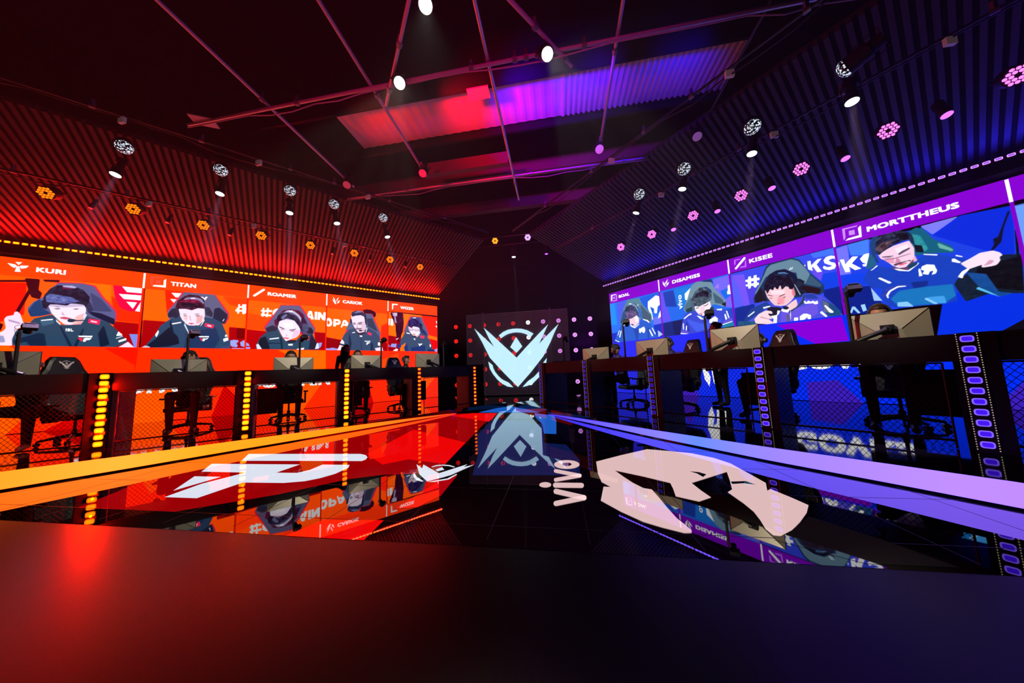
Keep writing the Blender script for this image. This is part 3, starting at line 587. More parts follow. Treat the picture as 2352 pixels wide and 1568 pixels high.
'mort':(1,"""20,60,215|0|0|4858,3231 6687,3158 6674,2169 6626,1838 4782,1832 4851,3164
110,110,240|3|0|4854,3197 5015,3223 5008,2626 4843,2642
60,120,240|5|0|5015,3223 5292,3230 5259,2911 5035,2991
120,120,235|2|0|5862,3224 6242,3233 5967,3027
0,40,210|1|0|6242,3233 6684,3187 6617,2448 6526,2454 5966,3013
0,60,225|6|0|4843,2642 5156,2614 5222,2364 4879,2339
0,30,130|1|0|4837,2367 5219,2333 5306,2022 5340,1794 4871,1833
0,44,215|0|0|5972,2014 6651,1845 6571,1107 5804,1187
255,255,255|0|0|4849,2918 4879,2908 4855,2759
255,255,255|0|0|4887,2958 4942,2947 4948,2842 5054,2964 5127,2942 5035,2830 5143,2693 5063,2685 4992,2784 4997,2672 4935,2682
255,255,255|0|0|5264,2959 5202,2956 5142,2886 5166,2810 5208,2763 5162,2770 5168,2727 5232,2705
150,190,235|0|0|5216,2301 5325,2017 5228,2039
150,200,240|0|0|4908,1868 4952,1984 4984,1978 5044,1842 5012,1840 4963,1932 4934,1855
150,200,240|0|0|5060,1995 5113,2000 5125,1875 5077,1860
14,30,50|1|4|6067,2175 6196,2250 6327,2526 6671,2428 6626,1838 6527,1863 6344,1895 6150,1818 6091,2041
8,12,20|1|4|6307,2340 6663,2405 6624,1877 6407,1972 6250,2137
10,16,40|1|0|6477,2743 6518,2753 6639,3129 6653,3109 6578,2875 6536,2665 6457,2560 6437,2568 6476,2648
8,10,20|1|0|6655,2801 6681,2869 6645,2359 6629,2443
10,90,120|1|0|5716,3165 5819,3221 5882,3170 5974,2935 6116,2775 6143,2664 6118,2651 5965,2701 5767,2728
40,140,150|3|10|5757,3132 5845,3063 5902,2799 5855,2756 5780,2937
100,170,160|3|0|5993,2882 6125,2714 6127,2663 6005,2774
10,16,30|2|4|5770,2926 5843,2882 5855,2756 5773,2787
20,90,130|1|4|5193,2669 5259,2911 5301,2928 5333,2656 5252,2650
16,60,180|1|2|5141,2469 5232,2656 5336,2688 5481,2592 5662,2488 5794,2658 5886,2730 6224,2507 6228,2338 6137,2254 6078,2129 6078,1848 5951,1819 5496,1856 5390,1909 5314,2099 5347,2234 5197,2322
10,40,130|3|0|5666,2273 5844,2253 5826,2169 5688,2146
40,60,170|3|6|5315,2115 5407,2250 5576,2267 5625,2223 5477,2201 5388,2066
20,110,180|4|2|5421,2027 5528,2156 5825,2154 6063,2133 6072,1933 5953,1833 5498,1871
60,150,220|2|0|5789,1972 5875,1850 5976,1828 5966,1959
130,190,240|1|0|5488,1950 5595,1941 5655,1838 5480,1874
130,190,240|1|0|5789,1972 5905,1829 5857,1839 5769,1947
255,255,255|1|0|5386,2051 5378,2116 5419,2184 5519,2244 5621,2227 5615,2211 5525,2219 5436,2164 5400,2095 5407,2030
255,255,255|1|0|6120,2237 6166,2315 6238,2362 6234,2329 6175,2256 6161,2197
80,180,230|1|0|6274,2034 6445,1830 6441,1818 6256,1998
16,70,140|1|4|6200,2290 6364,2213 6434,1912 6552,1857 6432,1834 6276,2047
240,215,232|1|0|6165,2449 6252,2497 6345,2561 6457,2560 6506,2515 6529,2453 6499,2451 6498,2384 6466,2328 6417,2318 6341,2322 6336,2344 6368,2375 6302,2355 6227,2331
205,150,180|1|0|6415,2426 6453,2400 6421,2357 6350,2340 6383,2383
230,170,195|3|0|5699,2752 5758,2731 5774,2634 5683,2604
236,200,222|2|0|5359,2907 5560,2992 5727,3020 5764,2867 5754,2732 5703,2628 5643,2556 5570,2560 5504,2632 5440,2749 5387,2800
246,225,240|4|0|5554,2931 5704,2967 5712,2871 5598,2820
225,150,180|5|0|5406,2793 5538,2779 5525,2657 5455,2712
90,70,100|2|4|5585,2825 5639,2867 5723,2898 5720,2868 5654,2831 5595,2797
90,70,100|2|0|5401,2836 5486,2821 5550,2806 5483,2795 5408,2817
160,120,150|1|0|5425,2787 5536,2763 5630,2777 5721,2791 5719,2779 5628,2759 5534,2745 5441,2762
200,130,165|3|0|5556,2772 5552,2695 5528,2687 5561,2645 5608,2660 5588,2729
80,60,80|2|8|5515,2652 5600,2663 5708,2672 5705,2642 5672,2662 5596,2633 5530,2616
100,60,80|3|10|5475,2626 5570,2560 5651,2553 5735,2678 5740,2646 5674,2515 5582,2497 5506,2568
225,90,120|1|0|5560,2633 5615,2635 5669,2639 5658,2620 5593,2603
24,30,56|1|26|5308,2992 5331,3214 5455,3261 5644,3259 5733,3157 5736,3016 5695,3049 5562,3007 5419,2918 5375,2869 5334,2949
80,60,70|4|24|5331,3016 5439,3105 5570,3084 5463,2966 5400,2925
10,14,24|2|8|5583,3206 5717,3180 5730,3050 5676,3041 5612,3130
14,60,110|1|6|5290,3114 5334,3246 5417,3277 5360,3103 5337,2883 5368,2709 5333,2754 5292,2932
20,40,70|1|8|5714,3228 5771,3095 5777,2908 5741,2983 5723,3146
245,250,255|1|0|5481,2595 5569,2548 5662,2491 5789,2614 5780,2571 5669,2470 5566,2515
20,60,90|2|0|5673,2592 5728,2612 5778,2587 5748,2552 5682,2512 5660,2550
245,252,255|0|0|5805,2518 5857,2538 5928,2507 5945,2399 5928,2353 5886,2343 5910,2410 5876,2406 5854,2353 5799,2385 5821,2438 5790,2463
245,252,255|0|6|5767,2485 5784,2487 5796,2356 5761,2351
255,255,255|0|4|6100,2550 6123,2549 6175,2467 6159,2459 6095,2502
255,255,255|1|0|6137,2609 6199,2558 6198,2544 6142,2581
255,255,255|1|6|5828,2736 5979,2674 5976,2652 5850,2710
255,255,255|1|6|5311,2453 5342,2460 5471,2320 5432,2310
255,255,255|0|6|5244,2620 5269,2620 5346,2684 5326,2691 5282,2648"""),
'next':(1,"""100,150,250|0|0|6700,3152 6975,3164 6943,2353 6686,2217"""),
}
VIVO=(1.677,1.798,2.577,2.992)
TEXTS=[('KURI', -1, -8.11, 3.371, -7.755, 3.488), ('TITAN', -1, -6.262, 3.36, -5.831, 3.476), ('ROAMER', -1, -4.432, 3.37, -3.771, 3.483), ('CARIOK', -1, -2.565, 3.356, -1.982, 3.466), ('WIZER', -1, -0.738, 3.35, -0.246, 3.458), ('BOAL', 1, -0.283, 3.366, 0.141, 3.463), ('DISAMISS', 1, 1.568, 3.382, 2.328, 3.479), ('KISEE', 1, 3.434, 3.377, 3.875, 3.477), ('MORTTHEUS', 1, 5.282, 3.387, 6.262, 3.466)]
ICONS=[(-1, '255,255,255', '-8435,3497 -8351,3484 -8324,3451 -8353,3408 -8391,3438'), (-1, '255,255,255', '-8193,3485 -8282,3475 -8300,3441 -8273,3408 -8222,3433'), (-1, '255,255,255', '-8351,3534 -8275,3545 -8310,3477'), (-1, '255,255,255', '-8328,3450 -8301,3453 -8278,3339 -8344,3334'), (-1, '255,255,255', '-6339,3526 -6333,3309 -6547,3311 -6522,3349 -6374,3360 -6376,3485'), (-1, '255,75,60', '-6582,3545 -6380,3563 -6406,3532 -6543,3517 -6539,3355 -6574,3324'), (-1, '255,75,60', '-6497,3474 -6425,3477 -6423,3391 -6494,3388'), (-1, '255,255,255', '-4741,3337 -4529,3552 -4496,3548 -4494,3512 -4695,3305 -4733,3303'), (-1, '255,255,255', '-2835,3541 -2787,3475 -2755,3388 -2745,3298 -2800,3346 -2856,3466 -2809,3427'), (-1, '255,255,255', '-2673,3553 -2734,3472 -2740,3390 -2710,3439'), (-1, '255,255,255', '-2641,3466 -2709,3393 -2723,3337 -2670,3362'), (-1, '255,255,255', '-1030,3535 -817,3539 -846,3495 -982,3490 -991,3338 -1029,3313'), (-1, '255,75,60', '-943,3464 -856,3464 -856,3392 -943,3387'), (-1, '255,75,60', '-792,3501 -791,3318 -962,3310 -943,3332 -823,3339 -823,3477'), (1, '255,255,255', '-585,3554 -355,3538 -408,3512 -535,3520 -544,3366 -604,3324'), (1, '255,255,255', '1286,3540 1345,3457 1365,3366 1379,3315 1311,3400 1282,3494 1325,3444'), (1, '255,255,255', '1457,3558 1364,3461 1372,3402 1420,3465'), (1, '255,255,255', '1488,3464 1407,3421 1390,3340 1450,3390'), (1, '200,140,245', '-343,3529 -351,3301 -567,3305 -525,3340 -398,3333 -384,3495'), (1, '200,140,245', '-501,3468 -433,3462 -432,3385 -500,3390'), (1, '255,255,255', '3133,3343 3343,3562 3376,3550 3367,3507 3160,3306 3134,3320'), (1, '190,110,245', '3139,3558 3275,3549 3250,3525 3167,3535 3162,3447 3130,3420'), (1, '190,110,245', '3379,3475 3369,3304 3237,3319 3263,3348 3343,3340 3354,3447'), (1, '255,255,255', '5209,3527 5220,3531 5209,3306 4997,3312 5033,3345 5180,3352 5179,3498'), (1, '200,140,245', '4978,3569 5185,3555 5162,3536 5012,3540 5006,3374 4976,3325'), (1, '200,140,245', '5059,3490 5132,3484 5131,3390 5055,3400'), (1, '128,0,205', '3790,1793 4792,1808 4838,1322 4371,1304'), (1, '12,10,20', '6373,1283 6584,1455 6806,1623 6763,1231'), (-1, '255,20,0', '-7147,1817 -6669,1827 -6686,1228 -6698,1426'), (-1, '255,100,0', '-4143,1824 -2991,1824 -2977,1249 -3289,1257 -4031,1746'), (-1, '255,70,0', '-1340,1536 -802,1771 -743,1278 -1338,1232')]
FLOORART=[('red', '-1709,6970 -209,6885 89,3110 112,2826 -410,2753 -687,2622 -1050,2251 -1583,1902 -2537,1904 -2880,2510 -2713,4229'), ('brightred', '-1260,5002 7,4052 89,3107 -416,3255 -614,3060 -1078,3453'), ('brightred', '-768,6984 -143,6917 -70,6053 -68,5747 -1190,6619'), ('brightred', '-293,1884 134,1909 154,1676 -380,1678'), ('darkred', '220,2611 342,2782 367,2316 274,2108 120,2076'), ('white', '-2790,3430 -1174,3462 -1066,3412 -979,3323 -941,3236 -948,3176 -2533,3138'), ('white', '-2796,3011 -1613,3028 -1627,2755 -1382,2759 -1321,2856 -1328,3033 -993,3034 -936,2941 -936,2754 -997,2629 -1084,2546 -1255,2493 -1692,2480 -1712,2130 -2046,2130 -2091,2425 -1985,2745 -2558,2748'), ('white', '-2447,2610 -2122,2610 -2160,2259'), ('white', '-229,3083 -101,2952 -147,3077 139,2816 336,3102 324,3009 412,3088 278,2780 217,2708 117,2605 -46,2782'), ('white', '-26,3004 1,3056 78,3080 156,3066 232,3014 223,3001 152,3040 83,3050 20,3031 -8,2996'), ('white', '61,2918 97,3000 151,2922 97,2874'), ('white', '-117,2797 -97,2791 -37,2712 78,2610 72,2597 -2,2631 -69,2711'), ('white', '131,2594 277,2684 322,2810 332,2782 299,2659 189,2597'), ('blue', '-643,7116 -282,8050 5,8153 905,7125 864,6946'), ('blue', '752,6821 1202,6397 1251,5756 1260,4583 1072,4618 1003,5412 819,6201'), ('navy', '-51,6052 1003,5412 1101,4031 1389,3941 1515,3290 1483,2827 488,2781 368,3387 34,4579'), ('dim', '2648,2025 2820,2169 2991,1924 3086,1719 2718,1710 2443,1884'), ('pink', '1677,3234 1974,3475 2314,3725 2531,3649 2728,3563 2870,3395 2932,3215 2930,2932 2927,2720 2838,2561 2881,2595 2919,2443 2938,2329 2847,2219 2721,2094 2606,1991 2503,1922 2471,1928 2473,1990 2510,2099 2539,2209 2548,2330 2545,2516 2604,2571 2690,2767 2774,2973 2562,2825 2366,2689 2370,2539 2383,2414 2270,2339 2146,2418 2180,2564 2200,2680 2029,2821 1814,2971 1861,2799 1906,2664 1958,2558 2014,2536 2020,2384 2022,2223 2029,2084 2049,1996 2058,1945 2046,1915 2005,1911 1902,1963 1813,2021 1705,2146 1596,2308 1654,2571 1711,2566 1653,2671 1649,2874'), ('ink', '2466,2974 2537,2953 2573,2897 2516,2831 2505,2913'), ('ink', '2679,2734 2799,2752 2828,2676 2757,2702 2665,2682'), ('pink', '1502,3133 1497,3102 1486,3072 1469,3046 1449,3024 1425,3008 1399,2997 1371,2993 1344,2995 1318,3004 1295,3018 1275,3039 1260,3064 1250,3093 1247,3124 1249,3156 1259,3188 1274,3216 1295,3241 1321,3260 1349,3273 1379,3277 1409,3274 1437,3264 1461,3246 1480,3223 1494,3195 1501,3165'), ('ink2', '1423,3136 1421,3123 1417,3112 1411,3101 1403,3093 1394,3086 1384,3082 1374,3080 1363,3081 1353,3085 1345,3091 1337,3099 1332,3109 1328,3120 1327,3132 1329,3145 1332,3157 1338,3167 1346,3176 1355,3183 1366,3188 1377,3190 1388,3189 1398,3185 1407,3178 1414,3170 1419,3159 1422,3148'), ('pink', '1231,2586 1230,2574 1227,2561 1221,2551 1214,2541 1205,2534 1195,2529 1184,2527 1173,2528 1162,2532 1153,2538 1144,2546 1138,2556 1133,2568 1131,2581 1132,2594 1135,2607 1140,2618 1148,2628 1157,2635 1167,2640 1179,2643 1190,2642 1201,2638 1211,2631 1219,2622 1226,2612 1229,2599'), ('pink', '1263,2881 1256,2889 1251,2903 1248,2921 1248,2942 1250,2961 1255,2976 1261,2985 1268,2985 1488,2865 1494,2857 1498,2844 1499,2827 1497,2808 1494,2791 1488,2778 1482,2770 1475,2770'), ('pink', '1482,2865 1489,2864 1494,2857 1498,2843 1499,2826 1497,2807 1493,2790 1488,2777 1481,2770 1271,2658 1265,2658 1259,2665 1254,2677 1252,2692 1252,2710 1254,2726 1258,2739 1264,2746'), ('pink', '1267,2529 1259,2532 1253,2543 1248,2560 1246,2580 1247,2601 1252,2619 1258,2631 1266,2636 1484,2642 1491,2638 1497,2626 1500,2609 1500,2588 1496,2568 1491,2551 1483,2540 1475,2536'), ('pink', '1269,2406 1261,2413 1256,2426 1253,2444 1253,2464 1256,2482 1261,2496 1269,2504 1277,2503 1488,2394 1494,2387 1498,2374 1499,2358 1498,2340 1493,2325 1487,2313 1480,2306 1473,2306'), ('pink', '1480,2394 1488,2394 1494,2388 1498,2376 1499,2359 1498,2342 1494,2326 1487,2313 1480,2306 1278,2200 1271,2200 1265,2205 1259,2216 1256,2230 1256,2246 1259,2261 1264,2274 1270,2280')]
RISER_L=[(-4.008, 2.133), (-3.632, 2.73), (-3.124, 3.626), (-2.407, 4.822), (-1.185, 6.916)]
RISER_R=[(4.093, 2.337), (3.8, 2.7), (3.327, 3.26), (2.557, 4.317), (1.097, 6.551)]
PAR_L=[(-6.906, 3.334, 4.195), (-6.283, 4.005, 4.216), (-5.666, 4.669, 4.168), (-5.054, 5.328, 4.187), (-4.436, 5.993, 4.189), (-3.787, 6.691, 4.21), (-3.175, 7.349, 4.226), (-2.588, 7.982, 4.181)]
PAR_R=[(6.511, 3.759, 4.001), (5.909, 4.408, 4.006), (5.324, 5.037, 3.995), (4.781, 5.621, 3.984), (4.227, 6.218, 3.995), (3.62, 6.871, 3.974), (3.061, 7.472, 3.99)]
WHITE_L=[(-5.604, 3.414, 4.382), (-4.782, 4.298, 4.494), (-4.069, 5.065, 4.451), (-3.481, 5.698, 4.477), (-2.731, 6.505, 4.448)]
WHITE_R=[(5.112, 3.943, 4.128), (4.425, 4.682, 4.124), (3.729, 5.432, 4.134), (3.1, 6.108, 4.131)]
CRACK_L=[(-5.099, 3.222, 4.626), (-4.376, 4.001, 4.694), (-3.71, 4.718, 4.675), (-3.2, 5.266, 4.649), (-2.525, 5.993, 4.655)]
CRACK_R=[(4.758, 3.59, 4.263), (4.17, 4.222, 4.201), (3.548, 4.891, 4.159), (3.001, 5.48, 4.163)]
DOT_L=[(-6.694, 3.71, 4.116), (-6.083, 4.367, 4.117), (-5.481, 5.015, 4.098), (-4.192, 6.403, 4.111), (-3.594, 7.046, 4.125), (-2.937, 7.753, 4.132)]
DOT_R=[(6.28, 4.155, 3.932), (5.704, 4.774, 3.913), (5.13, 5.393, 3.929), (4.568, 5.997, 3.922), (3.991, 6.619, 3.922)]
PAR_B=[(-1.414, 8.5, 4.99), (-0.38, 8.5, 4.992), (0.632, 8.5, 4.991), (1.725, 8.5, 4.978)]
BEAM_B=[(0.114, 9.0, 4.624), (1.159, 9.0, 4.619)]
BACKDOTS=[(-4.43, 14.1, 3.343), (3.677, 14.1, 3.308), (-4.38, 14.1, 1.869), (2.169, 14.1, 1.863), (-4.422, 14.1, 0.429), (-3.671, 14.1, 0.407), (1.46, 14.1, 0.396)]
LOGO=['-2046,2820 -1591,2370 -1223,2011 -1426,2361 -1637,2829 -1321,2533 -909,2124 -304,1523 143,1974 669,2483 1028,2810 838,2442 632,2044 1008,2401 1445,2800 1257,2450 1085,2083 779,1537 254,922 -297,344 -853,931 -1416,1572 -1727,2231', '-1012,2467 -828,2602 -630,2681 -435,2711 -241,2712 -50,2688 170,2617 423,2466 316,2339 69,2480 -89,2530 -248,2552 -409,2549 -604,2512 -752,2449 -918,2349', '-294,2363 -54,1969 -296,1721 -553,1962', '-1486,1415 -1311,1265 -1283,1137 -1207,976 -1083,814 -927,668 -660,528 -486,343 -713,374 -932,496 -1120,658 -1306,900 -1430,1126', '905,1454 874,1248 707,983 570,711 328,488 106,387 -115,339 114,566 370,733 581,941 751,1265']
LOGOCELLS=['-2388,3415 -1695,3415 -980,3426 -278,3426 443,3418 1120,3409 1808,3415', '-2398,3416 -2386,2725 -2384,2037 -2383,1324', '1808,3415 1793,2716 1790,2015 1797,1283', '-1775,-121 -321,-123 547,-112']
# ================================================================== THE SETTING
def struct(o): o['kind'] = 'structure'; return o
m = MB(); m.box((-14, -3, -.12), (14, 1.6806, -.001))
STAGEBLK = mat('black_stage_paint', (.003, .0025, .003), .30, noise=.04, nscale=60, ior=1.5, spec=.36)
struct(m.build('floor', STAGEBLK))
FARY = 7.05
Lr = [Vector((q[0], q[1])) for q in RISER_L]; Rr_ = [Vector((q[0], q[1])) for q in RISER_R]
def extend(P):                                                  # carry the riser line on towards the camera, past the frame
    d = (P[0] - P[1]).normalized(); return [P[0] + d * 2.2] + P
Lr = extend(Lr); Rr_ = extend(Rr_)
m = MB(); m.slab([(-14, 1.681), (14, 1.681), (14, 16), (-14, 16)], -.12, -.004); struct(m.build('floor', GLOSSY))
# LED floor between the two risers
def yx(P, y):
    y = min(y, P[-1].y)
    for a, b in zip(P, P[1:]):
        if (a.y - y) * (b.y - y) <= 0: return a.x + (b.x - a.x) * (y - a.y) / (b.y - a.y)
led = thing('led_floor', 'glossy black video floor of square tiles between the two wings', 'floor screen')
out = [(yx(Lr, 1.681), 1.681)] + [(q.x, q.y) for q in Lr if q.y > 1.7] + [(q.x, q.y) for q in reversed(Rr_) if q.y > 1.7] + [(yx(Rr_, 1.681), 1.681)]
TILE = mat('video_floor_tile', (.003, .003, .005), .016, ior=2.8, noise=.008, nscale=2.5)
m = MB(); m.slab(out, -.05, 0); m.build('floor_panel', TILE, led)
# seams between tiles
sm = mat('tile_seam', (.05, .055, .07), .4)
m = MB(); y = 1.9
while y < 6.5:
    x0 = max(yx(Lr, y), -6); x1 = min(yx(Rr_, y), 6); m.box((x0, y, .0002), (x1, y + .004, .0006)); y += .58
for k in range(-7, 8):
    x = k * .58 + .3; ys = [q for q in np.arange(1.75, 6.5, .05) if yx(Lr, q) < x < yx(Rr_, q)]
    if len(ys) > 2: m.box((x, ys[0], .0002), (x + .004, ys[-1], .0006))
tag(m.build('tile_seam', sm, led))
def art(name, cols, z, mt):
    m = MB()
    for c, t in FLOORART:
        if c not in cols: continue
        P = pts_of(t)
        tri_add(m, [(p[0], p[1], z) for p in P])
    o = m.build(name, mt, led, fix=False); return o
def fglow(n, rgb, g): return mat(n, (.004, .004, .005), .016, emit=lin(rgb), strength=g, ior=2.8)
art('red_field', ('red',), .0009, fglow('floor_red', (150, 0, 4), 1))
art('navy_field', ('navy',), .0010, fglow('floor_navy', (10, 22, 72), 1))
art('blue_field', ('blue',), .0011, fglow('floor_blue', (25, 90, 190), 1))  # far wedge stands for blue light on the floor beyond the tiles
art('grey_field', ('dim',), .0012, fglow('floor_grey', (13, 9, 13), 1))
art('dark_red_shard', ('darkred',), .0013, fglow('floor_darkred', (170, 0, 10), 1))
art('bright_red_shard', ('brightred',), .0014, fglow('floor_brightred', (235, 4, 4), 1))
art('white_team_emblem', ('white',), .0017, fglow('floor_white', (220, 226, 240), 1))
art('pink_helmet_emblem', ('pink',), .0018, fglow('floor_pink', (222, 186, 186), 1))
art('emblem_slit', ('ink', 'ink2'), .0021, fglow('floor_ink', (8, 8, 20), 1))
# ------------------------------------------------------------------ platforms with their lit risers
for sd, P in ((-1, Lr), (1, Rr_)):
    inner = [(q.x, q.y) for q in P]
    far = at(sd, -1.2, 3.8); near = at(sd, 9.5, 3.8)
    poly = inner + [(at(sd, -.9, -.2).x, at(sd, -.9, -.2).y), (at(sd, -1.0, .3).x, at(sd, -1.0, .3).y), (far.x, far.y), (near.x, near.y), (at(sd, 9.5, 0).x, at(sd, 9.5, 0).y)]
    m = MB(); m.slab(poly, 0.0, PZ)
    tag(m.build('platform', mat('platform_gloss', (.004, .004, .006), .05, ior=1.7, noise=.02, nscale=4)), 'low black gloss platform under the %s desks' % SIDE[sd], 'platform')
    # riser: glowing face of tapering height
    m = MB(); n = 60; tot = [0]
    for a, b in zip(P, P[1:]): tot.append(tot[-1] + (b - a).length)
    def along(t):
        for i in range(len(P) - 1):
            if t <= tot[i + 1] + 1e-6: return P[i].lerp(P[i + 1], (t - tot[i]) / (tot[i + 1] - tot[i]))
        return P[-1]
    inn = Vector((-sd, 0)); rows = []
    for k in range(n + 1):
        t = tot[-1] * k / n; q = along(t); f = max(0, (t - 2.2) / (tot[-1] - 2.2)); h = (.175 if sd < 0 else .16) * (1 - f) ** .75 * (1 if f < .6 else 1) + .008
        rows.append((q + inn * .034, q + inn * .003, h))
    vs = []
    for a, b, h in rows: vs += [(a.x, a.y, min(.02, h * .3)), (a.x, a.y, h), (b.x, b.y, h), (b.x, b.y, min(.02, h * .3))]
    fs = []
    for k in range(n):
        for j in range(4): fs.append((k * 4 + j, k * 4 + (j + 1) % 4, k * 4 + 4 + (j + 1) % 4, k * 4 + 4 + j))
    m.add(vs, fs)
    mt = bpy.data.materials.new('riser_light_%s' % ('red' if sd < 0 else 'blue')); mt.use_nodes = True; nt = mt.node_tree; b = nt.nodes['Principled BSDF']
    tc = nt.nodes.new('ShaderNodeTexCoord'); sx = nt.nodes.new('ShaderNodeSeparateXYZ'); rp = nt.nodes.new('ShaderNodeValToRGB'); mr = nt.nodes.new('ShaderNodeMapRange')
    nt.links.new(tc.outputs['Object'], sx.inputs[0]); nt.links.new(sx.outputs['Y'], mr.inputs['Value']); nt.links.new(mr.outputs[0], rp.inputs[0]); nt.links.new(rp.outputs[0], b.inputs['Emission Color'])
    mr.inputs['From Min'].default_value = 1.8; mr.inputs['From Max'].default_value = 6.8
    stops = [(0, (255, 128, 20)), (.18, (255, 150, 45)), (.3, (255, 140, 20)), (.6, (255, 120, 10)), (1, (255, 60, 20))] if sd < 0 else [(0, (178, 118, 225)), (.14, (176, 130, 240)), (.28, (145, 122, 250)), (.4, (90, 130, 250)), (.47, (125, 120, 250)), (.7, (95, 85, 250)), (1, (60, 30, 120))]
    e = rp.color_ramp.elements
    while len(e) < len(stops): e.new(.5)
    for k, (pp, c) in enumerate(stops): e[k].position = pp; l_ = lin(c); e[k].color = ((l_[0], l_[1] * .5, l_[2] * .5, 1) if sd < 0 else (l_[0] * .45, l_[1] * .45, min(1, l_[2]), 1))
    b.inputs['Emission Strength'].default_value = 3.4 if sd < 0 else 2.8; b.inputs['Base Color'].default_value = (.005, .005, .005, 1)
    tag(m.build('lit_riser', mt), ('long orange' if sd < 0 else 'long lavender') + ' glowing strip along the platform edge', 'light strip')
# ------------------------------------------------------------------ walls, slatted slopes, ceiling
CURT = mat('black_drape', (.008, .007, .010), .85, spec=.1)
m = MB(); m.box((-14, 14.25, -.1), (14, 14.4, 9)); struct(m.build('wall_back', CURT))
for sd in (-1, 1):
    a, b = at(sd, -1.6, 4.25), at(sd, 11.5, 4.25); c, d = at(sd, 11.5, 4.4), at(sd, -1.6, 4.4)
    m = MB(); m.slab([(a.x, a.y), (b.x, b.y), (c.x, c.y), (d.x, d.y)], -.1, 4.0); struct(m.build('wall_left' if sd < 0 else 'wall_right', CURT))
m = MB(); m.box((-14, -4, 6.3), (14, 14.4, 6.45)); struct(m.build('ceiling', mat('black_ceiling', (.006, .005, .006), .85, spec=.05)))
SLAT = mat('slat_grey', (.030, .028, .028), .6); GAPM = mat('slat_gap_black', (.012, .012, .012), .9)
SL = math.tan(R(16))
for sd in (-1, 1):
    m = MB(); o0, o1 = 4.2, .4; z0 = 3.90
    def sp(s, off, dz=0): return at(sd, s, off, z0 + (o0 - off) * SL + dz)
    send = 12.0 if sd < 0 else 12.0
    m.add([sp(S0, o0, .06), sp(send, o0, .06), sp(send, o1, .06), sp(S0, o1, .06), sp(S0, o0, .10), sp(send, o0, .10), sp(send, o1, .10), sp(S0, o1, .10)],
          [(0, 1, 2, 3), (7, 6, 5, 4), (0, 4, 5, 1), (1, 5, 6, 2), (2, 6, 7, 3), (3, 7, 4, 0)], 1)
    s = S0
    while s < 11.5:
        a = [sp(s, o0), sp(s + .05, o0), sp(s + .05, o1), sp(s, o1), sp(s, o0, .06), sp(s + .05, o0, .06), sp(s + .05, o1, .06), sp(s, o1, .06)]
        m.add(a, [(0, 1, 2, 3), (7, 6, 5, 4), (0, 4, 5, 1), (1, 5, 6, 2), (2, 6, 7, 3), (3, 7, 4, 0)], 0); s += .097
    o = m.build('slatted_ceiling', [SLAT, GAPM]); struct(o)
# corrugated ceiling panel
cp = thing('ceiling_panel', 'long corrugated metal ceiling panel washed red to violet', 'ceiling panel')
m = MB(); y0, y1 = 4.12, 4.98; x = -2.3; prof = []
k = 0
while x < 4.3:
    prof += [(x, 5.56 if k % 2 else 5.56 - (.03 if x > 1.6 else .008)), (x + (.03 if x > 1.6 else .05), 5.56 - (0 if k % 2 == 0 and False else (.03 if x > 1.6 else .008)) if k % 2 == 0 else 5.56)]
    x += .045 if x > 1.6 else .09; k += 1
for (xa, za), (xb, zb) in zip(prof, prof[1:]): m.face([(xa, y0, za), (xb, y0, zb), (xb, y1, zb), (xa, y1, za)])
m.box((-2.3, y0, 5.58), (4.3, y1, 5.64)); m.build('corrugated_sheet', mat('galvanised_sheet', (.45, .42, .45), .6), cp, fix=False)
m = MB(); m.box((-3.7, y0 - .1, 5.38), (4.4, y0 - .05, 5.66)); m.box((-3.7, y1 + .03, 5.42), (4.4, y1 + .08, 5.66)); m.build('edge_beam', MATT, cp)
m = MB(); m.box((-.17, -.1, 0), (.17, .1, .02)); o = m.build('access_plate', mat('pink_lit_plate', (.5, .4, .42), .5)); o.location = (.33, 4.08, 5.33); tag(o, 'small square plate hanging at the edge of the ceiling panel', 'plate')
m = MB(); m.box((-.15, -.1, 0), (.15, .1, .02)); o = m.build('access_plate', MATS['pink_lit_plate']); o.location = (-3.9, 3.4, 5.0); o.rotation_euler = (0, 0, .5); tag(o, 'small pale plate under the dark ceiling, upper left', 'plate')
m = MB(); m.box((-1.3, 5.5, 5.2), (.55, 5.62, 5.45)); o = m.build('beam_cover', mat('beam_grey', (.1, .08, .06), .7)); tag(o, 'short grey beam cover behind the corrugated panel', 'beam')
for k, (yy, zz) in enumerate(((6.4, 5.6), (7.8, 5.6))):
    m = MB(); m.box((-6, yy, zz), (7, yy + .18, zz + .3)); tag(m.build('roof_beam', MATS['beam_grey']), 'dark roof beam across the hall, %s behind the corrugated panel' % NTH[k], 'beam')
